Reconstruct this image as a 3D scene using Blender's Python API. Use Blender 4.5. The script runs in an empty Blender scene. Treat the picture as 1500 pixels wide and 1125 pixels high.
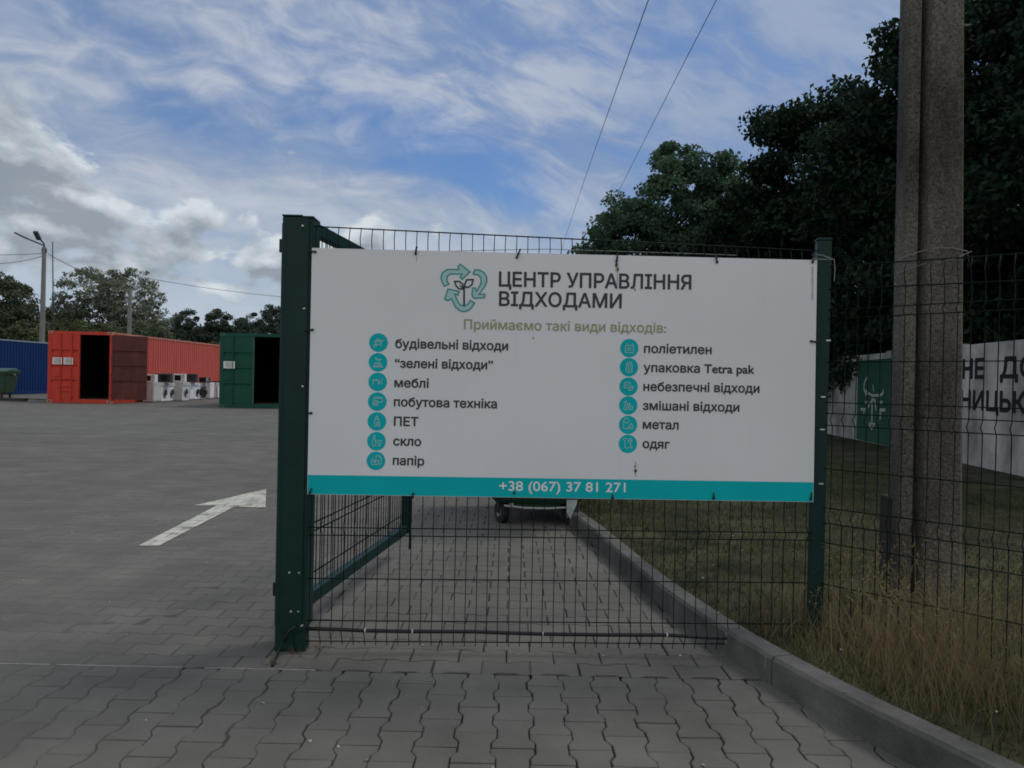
import bpy, bmesh, math, random
import numpy as np
from mathutils import Vector, Matrix
R = math.radians
random.seed(7); rng = np.random.default_rng(7)
scene = bpy.context.scene
C = scene.collection

# ------------------------------------------------------------------ camera
F_PX, CX, CY = 1110.0, 750.0, 562.5          # focal length and centre, in photograph pixels
EYE = Vector((0, 0, 1.25)); PITCH = R(-0.34); ROLL = R(1.2)
FW = Vector((0, math.cos(PITCH), math.sin(PITCH)))
RT = Vector((math.cos(ROLL), 0, math.sin(ROLL)))
UP = RT.cross(FW).normalized(); RT = FW.cross(UP).normalized()
cd = bpy.data.cameras.new('camera'); cam = bpy.data.objects.new('camera', cd); C.objects.link(cam)
cd.sensor_width = 36; cd.lens = F_PX / 1500 * 36; cd.clip_start = .05; cd.clip_end = 3000
cam.matrix_world = Matrix(((RT.x, UP.x, -FW.x, EYE.x), (RT.y, UP.y, -FW.y, EYE.y), (RT.z, UP.z, -FW.z, EYE.z), (0, 0, 0, 1)))
scene.camera = cam
scene.render.resolution_x, scene.render.resolution_y = 1024, 768
scene.view_settings.view_transform = 'Standard'; scene.view_settings.look = 'None'
scene.view_settings.exposure = 0.12; scene.view_settings.gamma = 1
scene.cycles.filter_width = 1.75

# ------------------------------------------------------------------ world
SUN_EL, SUN_AZ = 56, 62                       # degrees; azimuth from +Y towards +X
w = bpy.data.worlds.new('World'); scene.world = w; w.use_nodes = True
nt = w.node_tree; nt.nodes.clear()
def N(t, **k):
    n = nt.nodes.new(t)
    for a, b in k.items(): setattr(n, a, b)
    return n
def L(a, b): nt.links.new(a, b)
def put(sock, v):
    if isinstance(v, (int, float)): sock.default_value = v
    elif isinstance(v, (tuple, list)): sock.default_value = v
    else: L(v, sock)
def M_(op, a, b=0.0, c=0.0, clamp=False):
    n = N('ShaderNodeMath', operation=op); n.use_clamp = clamp
    put(n.inputs[0], a); put(n.inputs[1], b); put(n.inputs[2], c)
    return n.outputs[0]
def smooth(x, lo, hi, a=0.0, b=1.0):
    n = N('ShaderNodeMapRange', interpolation_type='SMOOTHSTEP')
    put(n.inputs[0], x); put(n.inputs[1], lo); put(n.inputs[2], hi); put(n.inputs[3], a); put(n.inputs[4], b)
    return n.outputs[0]
def noise(x, y, scale, detail, rough=.55, dist=0.0, z=0.0):
    cmb = N('ShaderNodeCombineXYZ'); put(cmb.inputs[0], x); put(cmb.inputs[1], y); put(cmb.inputs[2], z)
    n = N('ShaderNodeTexNoise'); L(cmb.outputs[0], n.inputs['Vector'])
    n.inputs['Scale'].default_value = scale; n.inputs['Detail'].default_value = detail
    n.inputs['Roughness'].default_value = rough; n.inputs['Distortion'].default_value = dist
    return n.outputs[0]
def mixc(f, a, b):
    n = N('ShaderNodeMix', data_type='RGBA'); put(n.inputs[0], f); put(n.inputs[6], a); put(n.inputs[7], b)
    return n.outputs[2]
def gauss(cx, cy, sx, sy, x, y):
    dx = M_('DIVIDE', M_('SUBTRACT', x, cx), sx); dy = M_('DIVIDE', M_('SUBTRACT', y, cy), sy)
    r2 = M_('ADD', M_('MULTIPLY', dx, dx), M_('MULTIPLY', dy, dy))
    return M_('POWER', 2.718, M_('MULTIPLY', r2, -1.0))
tc = N('ShaderNodeTexCoord'); sp = N('ShaderNodeSeparateXYZ'); L(tc.outputs['Generated'], sp.inputs[0])
az = M_('ARCTAN2', sp.outputs[0], sp.outputs[1]); el = M_('ARCSINE', sp.outputs[2])
sky = N('ShaderNodeTexSky', sky_type='NISHITA'); sky.sun_disc = False
sky.sun_elevation = R(SUN_EL); sky.sun_rotation = R(SUN_AZ); sky.air_density = 1.3; sky.dust_density = .6; sky.ozone_density = 2.2
skyc = N('ShaderNodeMix', data_type='RGBA', blend_type='MULTIPLY'); skyc.inputs[0].default_value = 1
L(sky.outputs[0], skyc.inputs[6]); skyc.inputs[7].default_value = (.38, .57, .86, 1)
th = R(15); ct, st = math.cos(th), math.sin(th)
# gently warp the directions so that the streaks bend and fan out
wz = noise(M_('MULTIPLY', az, 1.5), M_('MULTIPLY', el, 1.5), 1.3, 3, .5, 0, 5.5)
wz2 = M_('MULTIPLY', M_('SUBTRACT', wz, .5), .16)
fan = M_('MULTIPLY', M_('MULTIPLY', az, az), .22)
u = M_('ADD', M_('MULTIPLY', az, ct), M_('MULTIPLY', el, -st))
v = M_('ADD', M_('ADD', M_('MULTIPLY', az, st), M_('MULTIPLY', el, ct)), M_('ADD', wz2, fan))
n1 = noise(M_('MULTIPLY', u, 2.6), M_('MULTIPLY', v, 7.5), 1.6, 9, .57, .45, 3.1)
n2 = noise(M_('MULTIPLY', u, 8), M_('MULTIPLY', v, 19), 1.5, 8, .58, .7, 8.4)
tex = M_('ADD', M_('MULTIPLY', n1, .86), M_('MULTIPLY', n2, .56)); tex = M_('SUBTRACT', tex, .10)          # about .61 on average
def blob(cx, cy, sx, sy, slope, w_):
    e = M_('ADD', M_('ADD', el, wz2), M_('MULTIPLY', M_('SUBTRACT', az, cx), slope))
    return M_('MULTIPLY', gauss(cx, cy, sx, sy, az, e), w_)
bias = .185
cov = M_('ADD', tex, bias)
for b_ in ((-.17, .315, .20, .040, .26, -.30), (-.42, .315, .10, .030, .30, -.20), (-.03, .235, .16, .030, .22, -.17), (-.30, .415, .16, .025, .30, -.17), (-.52, .40, .12, .02, .3, -.10),
           (.16, .36, .16, .10, .10, -.07), (.09, .155, .07, .02, .2, -.10), (-.40, .42, .12, .04, .35, .06), (-.02, .30, .05, .03, .4, .07), (.10, .26, .06, .05, .5, .12), (-.30, .24, .35, .05, .2, .10), (.02, .17, .25, .03, .2, .10)):
    cov = M_('ADD', cov, blob(*b_))
cov = M_('ADD', cov, smooth(el, .24, .08, 0.0, .2))
veil = smooth(cov, .36, .92, .12, .95)
thick = smooth(tex, .48, .80)
veil_col = mixc(smooth(az, -.35, .20), (3.0, 3.65, 4.75, 1), (2.05, 2.85, 4.5, 1))
veil_col = mixc(thick, veil_col, mixc(smooth(az, -.1, .25), (4.6, 5.0, 5.8, 1), (3.0, 3.7, 5.0, 1)))
veil_col = mixc(smooth(el, .26, .10, 0.0, .7), veil_col, (4.5, 5.2, 6.0, 1))
col = mixc(veil, skyc.outputs[2], veil_col)
# heaped clouds low in the sky, grey below and white at their upper rims
def heap(dy):
    e = M_('ADD', el, dy)
    n = noise(M_('MULTIPLY', az, 1.0), M_('MULTIPLY', e, 1.55), 8.0, 9, .55, .2, 1.7)
    m = M_('ADD', M_('MULTIPLY', n, .95), -.045)
    for cx, cy, sx, sy, sl_, w_ in ((-.64, .245, .10, .060, .30, .30), (-.54, .197, .06, .014, .08, .20), (-.37, .185, .06, .020, .1, .13), (-.33, .140, .11, .024, .1, .19), (-.60, .135, .05, .022, .0, .16), (-.56, .165, .10, .016, .1, .14),
                                (-.47, .115, .06, .02, 0, .12), (-.20, .178, .045, .018, .0, .13), (-.30, .095, .16, .018, .05, .14), (-.62, .11, .10, .025, 0, .12)):
        m = M_('ADD', m, M_('MULTIPLY', gauss(cx, cy, sx, sy, az, M_('ADD', e, M_('MULTIPLY', M_('SUBTRACT', az, cx), sl_))), w_))
    return m
h0, h1 = heap(0.0), heap(.022)
hm = smooth(h0, .52, .60)
lit = M_('MULTIPLY', M_('SUBTRACT', h0, h1), 6.0)
lit = M_('ADD', lit, smooth(h0, .70, .52, -.12, .48), 0, True)
heap_col = mixc(lit, (2.5, 2.85, 3.25, 1), (6.4, 6.9, 7.2, 1))
col = mixc(M_('MULTIPLY', hm, M_('MULTIPLY', smooth(el, .34, .26, .0, .84), smooth(az, .08, -.10))), col, heap_col)
back = mixc(n1, (5.7, 5.85, 6.05, 1), (7.2, 7.35, 7.5, 1))          # unseen half of the sky behind the viewer, brightened to light the sign
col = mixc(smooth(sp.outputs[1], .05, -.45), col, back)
col = mixc(smooth(el, .0, -.03), col, (1.1, 1.15, 1.1, 1))
bg = N('ShaderNodeBackground'); L(col, bg.inputs[0]); bg.inputs[1].default_value = 0.1
out = N('ShaderNodeOutputWorld'); L(bg.outputs[0], out.inputs[0])

# ------------------------------------------------------------------ sun behind thin cloud
sl = bpy.data.lights.new('sun', 'SUN'); sl.energy = 1.35; sl.angle = R(20); sl.color = (1, .95, .88)
so = bpy.data.objects.new('sun', sl); C.objects.link(so)
sd = Vector((math.sin(R(SUN_AZ)) * math.cos(R(SUN_EL)), math.cos(R(SUN_AZ)) * math.cos(R(SUN_EL)), math.sin(R(SUN_EL))))
so.rotation_euler = sd.to_track_quat('Z', 'Y').to_euler(); so.location = sd * 60

# ------------------------------------------------------------------ measuring helpers (photograph pixel -> place)
def ray(px, py): return FW + RT * ((px - CX) / F_PX) + UP * ((CY - py) / F_PX)
def at(px, py, Y):
    r = ray(px, py); return EYE + r * (Y / r.y)
def ground(px, py, z=0.0):
    r = ray(px, py); return EYE + r * ((z - EYE.z) / r.z)
def on_plane(px, py, p0, n):
    r = ray(px, py); return EYE + r * ((p0 - EYE).dot(n) / r.dot(n))

# ------------------------------------------------------------------ materials
def mat(name, col, rough=.7, var=.0, scale=6.0, bump=0.0, bscale=60.0, metal=0.0, col2=None, spec=.4, stretch=None, detail=6, dark=None):
    m = bpy.data.materials.new(name); m.use_nodes = True
    t = m.node_tree; b = t.nodes['Principled BSDF']
    b.inputs['Roughness'].default_value = rough; b.inputs['Metallic'].default_value = metal
    b.inputs['Specular IOR Level'].default_value = spec
    c = tuple(col) + (1,)
    b.inputs['Base Color'].default_value = c
    tcn = t.nodes.new('ShaderNodeTexCoord'); vec = tcn.outputs['Object']
    if stretch:
        mp = t.nodes.new('ShaderNodeMapping'); mp.inputs['Scale'].default_value = stretch
        t.links.new(vec, mp.inputs[0]); vec = mp.outputs[0]
    if var > 0 or col2:
        n = t.nodes.new('ShaderNodeTexNoise'); n.inputs['Scale'].default_value = scale; n.inputs['Detail'].default_value = detail
        n.inputs['Roughness'].default_value = .62
        t.links.new(vec, n.inputs['Vector'])
        rp = t.nodes.new('ShaderNodeValToRGB'); t.links.new(n.outputs[0], rp.inputs[0])
        a = tuple(max(0, x * (1 - var)) for x in col) + (1,); d = tuple(x * (1 + var) for x in (col2 or col)) + (1,)
        rp.color_ramp.elements[0].position = .32; rp.color_ramp.elements[1].position = .68
        rp.color_ramp.elements[0].color = a; rp.color_ramp.elements[1].color = d
        t.links.new(rp.outputs[0], b.inputs['Base Color'])
    if bump > 0:
        n2 = t.nodes.new('ShaderNodeTexNoise'); n2.inputs['Scale'].default_value = bscale; n2.inputs['Detail'].default_value = 5
        t.links.new(vec, n2.inputs['Vector'])
        bp = t.nodes.new('ShaderNodeBump'); bp.inputs['Strength'].default_value = bump; bp.inputs['Distance'].default_value = .01
        t.links.new(n2.outputs[0], bp.inputs['Height']); t.links.new(bp.outputs[0], b.inputs['Normal'])
    return m
def leaf_mat(name, c1, c2, trans=.25):
    m = bpy.data.materials.new(name); m.use_nodes = True
    t = m.node_tree; b = t.nodes['Principled BSDF']; o = t.nodes['Material Output']
    g = t.nodes.new('ShaderNodeNewGeometry')
    tcn = t.nodes.new('ShaderNodeTexCoord')
    n = t.nodes.new('ShaderNodeTexNoise'); n.inputs['Scale'].default_value = .7; n.inputs['Detail'].default_value = 3
    t.links.new(tcn.outputs['Object'], n.inputs['Vector'])
    ad = t.nodes.new('ShaderNodeMath'); ad.operation = 'MULTIPLY_ADD'; ad.inputs[1].default_value = .45
    t.links.new(g.outputs['Random Per Island'], ad.inputs[0])
    sb = t.nodes.new('ShaderNodeMath'); sb.operation = 'MULTIPLY_ADD'; sb.inputs[1].default_value = 1.2; sb.inputs[2].default_value = -.35
    t.links.new(n.outputs[0], sb.inputs[0]); t.links.new(sb.outputs[0], ad.inputs[2])
    rp = t.nodes.new('ShaderNodeValToRGB'); t.links.new(ad.outputs[0], rp.inputs[0])
    rp.color_ramp.elements[0].position = .15; rp.color_ramp.elements[1].position = .9
    rp.color_ramp.elements[0].color = tuple(c1) + (1,); rp.color_ramp.elements[1].color = tuple(c2) + (1,)
    t.links.new(rp.outputs[0], b.inputs['Base Color']); b.inputs['Roughness'].default_value = .7
    b.inputs['Specular IOR Level'].default_value = .12
    tr = t.nodes.new('ShaderNodeBsdfTranslucent'); t.links.new(rp.outputs[0], tr.inputs[0])
    mx = t.nodes.new('ShaderNodeMixShader'); mx.inputs[0].default_value = trans
    t.links.new(b.outputs[0], mx.inputs[1]); t.links.new(tr.outputs[0], mx.inputs[2]); t.links.new(mx.outputs[0], o.inputs[0])
    return m

# ------------------------------------------------------------------ mesh helpers
def tag(o, label=None, cat=None, group=None, kind=None):
    if label: o['label'] = label
    if cat: o['category'] = cat
    if group: o['group'] = group
    if kind: o['kind'] = kind
    return o
def thing(name, label, cat, loc=(0, 0, 0), rz=0.0, group=None):
    o = bpy.data.objects.new(name, None); C.objects.link(o); o.empty_display_size = .2
    o.location = loc; o.rotation_euler = (0, 0, rz)
    return tag(o, label, cat, group)
def copy_tree(o, parent=None):
    c = o.copy(); C.objects.link(c); c.parent = parent
    for ch in list(o.children): copy_tree(ch, c)
    return c
class MB:
    def __init__(s): s.v = []; s.f = []
    def add(s, vs, fs):
        k = len(s.v); s.v += [tuple(p) for p in vs]; s.f += [tuple(i + k for i in f) for f in fs]; return s
    def box(s, x0, x1, y0, y1, z0, z1, m=None):
        vs = [Vector(p) for p in ((x0, y0, z0), (x1, y0, z0), (x1, y1, z0), (x0, y1, z0), (x0, y0, z1), (x1, y0, z1), (x1, y1, z1), (x0, y1, z1))]
        if m: vs = [m @ p for p in vs]
        return s.add(vs, [(3, 2, 1, 0), (4, 5, 6, 7), (0, 1, 5, 4), (1, 2, 6, 5), (2, 3, 7, 6), (3, 0, 4, 7)])
    def beam(s, a, b, wd, hd, up=(0, 0, 1)):
        a = Vector(a); b = Vector(b); d = (b - a); ln = d.length; d.normalize()
        sd_ = d.cross(Vector(up)).normalized(); u_ = sd_.cross(d)
        m = Matrix(((sd_.x, d.x, u_.x, a.x), (sd_.y, d.y, u_.y, a.y), (sd_.z, d.z, u_.z, a.z), (0, 0, 0, 1)))
        return s.box(-wd / 2, wd / 2, 0, ln, -hd / 2, hd / 2, m)
    def tube(s, pts, r, n=8, cap=True):
        pts = [Vector(p) for p in pts]; k = len(pts); rs = r if isinstance(r, (list, tuple)) else [r] * k
        vs = []; pu = None
        for i, p in enumerate(pts):
            d = (pts[min(i + 1, k - 1)] - pts[max(i - 1, 0)]).normalized()
            if pu is None: pu = Vector((0, 0, 1)) if abs(d.z) < .9 else Vector((1, 0, 0))
            a = d.cross(pu).normalized(); b = a.cross(d); pu = b
            for j in range(n):
                an = 2 * math.pi * j / n; vs.append(p + (a * math.cos(an) + b * math.sin(an)) * rs[i])
        fs = [(i * n + j, i * n + (j + 1) % n, (i + 1) * n + (j + 1) % n, (i + 1) * n + j) for i in range(k - 1) for j in range(n)]
        if cap: fs += [tuple(range(n))[::-1], tuple(range((k - 1) * n, k * n))]
        return s.add(vs, fs)
    def prism(s, poly, z0, z1, m=None):
        n = len(poly); vs = [Vector((p[0], p[1], z0)) for p in poly] + [Vector((p[0], p[1], z1)) for p in poly]
        if m: vs = [m @ p for p in vs]
        return s.add(vs, [tuple(range(n))[::-1], tuple(range(n, 2 * n))] + [(i, (i + 1) % n, n + (i + 1) % n, n + i) for i in range(n)])
    def disc(s, c, r, h, axis='y', n=24, r2=None):
        r2 = r if r2 is None else r2; vs = []
        for q, rr in ((0, r), (h, r2)):
            for j in range(n):
                a = 2 * math.pi * j / n; p, o_ = rr * math.cos(a), rr * math.sin(a)
                vs.append({'y': (c[0] + p, c[1] + q, c[2] + o_), 'x': (c[0] + q, c[1] + p, c[2] + o_), 'z': (c[0] + p, c[1] + o_, c[2] + q)}[axis])
        return s.add(vs, [tuple(range(n)), tuple(range(n, 2 * n))[::-1]] + [(j, n + j, n + (j + 1) % n, (j + 1) % n) for j in range(n)])
    def stroke(s, pts, wd, z, h=.0006, m=None, closed=False):
        """a painted line: a thin ribbon that follows pts in the local xy plane"""
        pts = [Vector((p[0], p[1], 0)) for p in pts]
        if closed: pts = pts + [pts[0]]
        k = len(pts); lft = []; rgt = []
        for i, p in enumerate(pts):
            a = pts[i - 1] if i > 0 else (pts[-2] if closed else p); b = pts[i + 1] if i < k - 1 else (pts[1] if closed else p)
            d1 = (p - a); d2 = (b - p)
            d1 = d1.normalized() if d1.length > 1e-9 else d2.normalized(); d2 = d2.normalized() if d2.length > 1e-9 else d1
            t_ = (d1 + d2); t_ = t_.normalized() if t_.length > 1e-6 else d1
            nn = Vector((-t_.y, t_.x, 0)); n1_ = Vector((-d1.y, d1.x, 0)); q = wd / 2 / max(.5, nn.dot(n1_))
            lft.append(p + nn * q); rgt.append(p - nn * q)
        vs = []
        for zz in (z, z + h): vs += [Vector((p.x, p.y, zz)) for p in lft] + [Vector((p.x, p.y, zz)) for p in rgt]
        if m: vs = [m @ p for p in vs]
        fs = []
        for i in range(k - 1):
            fs += [(2 * k + i, 3 * k + i, 3 * k + i + 1, 2 * k + i + 1), (i, i + 1, 2 * k + i + 1, 2 * k + i), (k + i, 3 * k + i, 3 * k + i + 1, k + i + 1)]
        return s.add(vs, fs)
    def build(s, name, m, parent=None, bevel=0.0, smooth_=False, recalc=True):
        me = bpy.data.meshes.new(name); me.from_pydata(s.v, [], s.f); me.materials.append(m)
        if recalc:
            b = bmesh.new(); b.from_mesh(me); bmesh.ops.recalc_face_normals(b, faces=b.faces); b.to_mesh(me); b.free()
        o = bpy.data.objects.new(name, me); C.objects.link(o); o.parent = parent
        if smooth_: me.polygons.foreach_set('use_smooth', [True] * len(me.polygons))
        if bevel > 0:
            bm_ = o.modifiers.new('bevel', 'BEVEL'); bm_.width = bevel; bm_.segments = 2; bm_.limit_method = 'ANGLE'; bm_.angle_limit = R(40)
        return o
def np_mesh(name, verts, faces, m, parent=None, smooth_=False):
    """verts (n,3), faces (k,4) or (k,3) numpy arrays"""
    me = bpy.data.meshes.new(name); nf, q = faces.shape
    me.vertices.add(len(verts)); me.vertices.foreach_set('co', np.ascontiguousarray(verts, dtype=np.float32).ravel())
    me.loops.add(nf * q); me.loops.foreach_set('vertex_index', faces.astype(np.int32).ravel())
    me.polygons.add(nf); me.polygons.foreach_set('loop_start', np.arange(0, nf * q, q, dtype=np.int32))
    me.polygons.foreach_set('loop_total', np.full(nf, q, dtype=np.int32))
    if smooth_: me.polygons.foreach_set('use_smooth', np.ones(nf, dtype=bool))
    me.update(calc_edges=True); me.validate(); me.materials.append(m)
    o = bpy.data.objects.new(name, me); C.objects.link(o); o.parent = parent
    return o
from mathutils.geometry import delaunay_2d_cdt
def glyph_mesh(body):
    """the filled outlines of a line of type: triangles of the contours where the winding number is not zero"""
    cu = bpy.data.curves.new('type', 'FONT'); cu.body = body; cu.resolution_u = 5; cu.fill_mode = 'NONE'
    to = bpy.data.objects.new('type', cu); C.objects.link(to)
    dg = bpy.context.evaluated_depsgraph_get(); me = bpy.data.meshes.new_from_object(to.evaluated_get(dg))
    bpy.data.objects.remove(to); bpy.data.curves.remove(cu)
    P = np.array([q.co[:2] for q in me.vertices]); E_ = [tuple(e_.vertices) for e_ in me.edges]; bpy.data.meshes.remove(me)
    nxt = {}
    for a, b in E_:
        if abs(a - b) == 1: nxt[min(a, b)] = max(a, b)
        else: nxt[max(a, b)] = min(a, b)
    A = np.array([P[a] for a in nxt]); B_ = np.array([P[b] for b in nxt.values()])
    r_ = delaunay_2d_cdt([Vector(q) for q in P], list(nxt.items()), [], 0, 1e-6)
    V = np.array([q[:] for q in r_[0]]); T = [tuple(f) for f in r_[2]]
    cen = np.array([V[list(t)].mean(0) for t in T]); wn_ = np.zeros(len(cen), int)
    for a, b in zip(A, B_):
        side = (b[0] - a[0]) * (cen[:, 1] - a[1]) - (cen[:, 0] - a[0]) * (b[1] - a[1])
        wn_ += ((a[1] <= cen[:, 1]) & (b[1] > cen[:, 1]) & (side > 0)).astype(int) - ((a[1] > cen[:, 1]) & (b[1] <= cen[:, 1]) & (side < 0)).astype(int)
    return V, [t for t, q in zip(T, wn_) if q != 0]
def text_mesh(name, body, x0, x1, base, cap, m, parent, frame, z=.0015, weight=0.0):
    """lettering laid in the plane of the 4x4 matrix frame: from x0 to x1 on the line base, capitals cap tall; weight thickens its strokes"""
    co, fs = glyph_mesh(body)
    sc = cap / .727; wv = weight * sc; a, b = co[:, 0].min(), co[:, 0].max(); sx = (x1 - x0 - 2 * wv) / (b - a)
    mb = MB(); k = 0
    sh = [(0, 0)] + ([(wv * math.cos(q * math.pi / 4), wv * math.sin(q * math.pi / 4)) for q in range(8)] if weight > 0 else [])
    for dx, dy in sh:
        mb.add([frame @ Vector((x0 + wv + (p_[0] - a) * sx + dx, base + p_[1] * sc + dy, z + k * .00006)) for p_ in co], fs); k += 1
    return mb.build(name, m, parent, recalc=False)

# ================================================================== THE GROUND
def paver_mat(name, island=True):
    m = mat(name, (.130, .126, .111), .9, .07, 2.2, .3, 90, col2=(.152, .147, .129), spec=.2)
    t = m.node_tree; b = t.nodes['Principled BSDF']
    base = b.inputs['Base Color'].links[0].from_socket
    tcn = t.nodes.new('ShaderNodeTexCoord')
    big = t.nodes.new('ShaderNodeTexNoise'); big.inputs['Scale'].default_value = .55; big.inputs['Detail'].default_value = 5
    t.links.new(tcn.outputs['Object'], big.inputs['Vector'])
    fine = t.nodes.new('ShaderNodeTexNoise'); fine.inputs['Scale'].default_value = 260; fine.inputs['Detail'].default_value = 2
    t.links.new(tcn.outputs['Object'], fine.inputs['Vector'])
    def mad(x, a, c):
        n = t.nodes.new('ShaderNodeMath'); n.operation = 'MULTIPLY_ADD'; t.links.new(x, n.inputs[0]); n.inputs[1].default_value = a
        if isinstance(c, float): n.inputs[2].default_value = c
        else: t.links.new(c, n.inputs[2])
        return n.outputs[0]
    k = mad(big.outputs[0], .46, .625)
    k = mad(fine.outputs[0], .42, mad(k, 1.0, -.14))
    if island:
        g = t.nodes.new('ShaderNodeNewGeometry'); k = mad(g.outputs['Random Per Island'], .10, mad(k, 1.0, -.05))
    mx = t.nodes.new('ShaderNodeVectorMath'); mx.operation = 'SCALE'
    t.links.new(base, mx.inputs[0]); t.links.new(k, mx.inputs['Scale']); t.links.new(mx.outputs[0], b.inputs['Base Color'])
    return m
m_paver = paver_mat('paver_concrete'); m_yard = paver_mat('yard_concrete', False)
def bed_mat():
    m = mat('joint_filling', (.045, .043, .036), .95, .35, 9, .3, 120, col2=(.07, .068, .058), spec=.1); t = m.node_tree; b = t.nodes['Principled BSDF']; base = b.inputs['Base Color'].links[0].from_socket
    tcn = t.nodes.new('ShaderNodeTexCoord'); sx = t.nodes.new('ShaderNodeSeparateXYZ'); t.links.new(tcn.outputs['Object'], sx.inputs[0])
    n = t.nodes.new('ShaderNodeTexNoise'); n.inputs['Scale'].default_value = .9; n.inputs['Detail'].default_value = 4; t.links.new(tcn.outputs['Object'], n.inputs['Vector'])
    a = t.nodes.new('ShaderNodeMath'); a.operation = 'MULTIPLY_ADD'; a.inputs[1].default_value = 2.6; t.links.new(n.outputs[0], a.inputs[0]); t.links.new(sx.outputs[0], a.inputs[2])
    r_ = t.nodes.new('ShaderNodeMapRange'); r_.interpolation_type = 'SMOOTHSTEP'; r_.inputs[1].default_value = -1.1; r_.inputs[2].default_value = .9; t.links.new(a.outputs[0], r_.inputs[0])
    mx = t.nodes.new('ShaderNodeMix'); mx.data_type = 'RGBA'; t.links.new(r_.outputs[0], mx.inputs[0]); mx.inputs[6].default_value = (.128, .125, .111, 1); t.links.new(base, mx.inputs[7]); t.links.new(mx.outputs[2], b.inputs['Base Color'])
    return m
m_sand = bed_mat()
m_soil = mat('lawn_soil', (.022, .028, .014), .95, .5, 2.5, .6, 40, col2=(.050, .047, .025), spec=.15)
m_far = mat('field', (.05, .07, .03), .95, .3, .05)

# curb line: foot of its left face, read off the photograph
curb_px = [(840, 774), (874, 804), (920, 848), (968, 888), (1010, 922), (1071, 969), (1113, 1000), (1212, 1046), (1304, 1107)]
cl = [ground(*p) for p in curb_px]
cY = np.array([p.y for p in cl]); cX = np.array([p.x for p in cl])
pf = np.polyfit(cY, cX, 3)
def curb_x(y):
    y = np.asarray(y, float); yc = np.clip(y, 2.3, 6.5)
    return np.polyval(pf, yc) + np.where(y > 6.5, (y - 6.5) * -.13, 0) + np.where(y < 2.3, (y - 2.3) * -.36, 0)
SEAM = 3.20; YFAR = 15.0
g = MB().add([(-900, -40, -.06), (900, -40, -.06), (900, 1600, -.06), (-900, 1600, -.06)], [(0, 1, 2, 3)]).build('ground', m_far); tag(g, kind='structure')
yd = MB().add([(-75, YFAR, 0), (3, YFAR, 0), (3, 90, 0), (-75, 90, 0)], [(0, 1, 2, 3)])
yd.add([(-75, -6, 0), (-15.5, -6, 0), (-15.5, YFAR, 0), (-75, YFAR, 0)], [(0, 1, 2, 3)])
tag(yd.build('yard', m_yard), kind='structure')

# joint filling under the pavers: level with them on the left, washed out towards the gate
nx, ny = 240, 200
gx = np.linspace(-15.6, 2.6, nx); gy = np.linspace(-1, YFAR + .05, ny); XX, YY = np.meshgrid(gx, gy)
wash = np.clip((XX + 1.9) / 2.3, 0, 1); wash = wash * wash * (3 - 2 * wash)
ZZ = -.0014 - .0103 * wash + rng.normal(0, .0004, XX.shape)
idx = np.arange(nx * ny).reshape(ny, nx)
fq = np.stack([idx[:-1, :-1], idx[:-1, 1:], idx[1:, 1:], idx[1:, :-1]], -1).reshape(-1, 4)
tag(np_mesh('paving_bed', np.stack([XX, YY, ZZ], -1).reshape(-1, 3), fq, m_sand), kind='structure')

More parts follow.
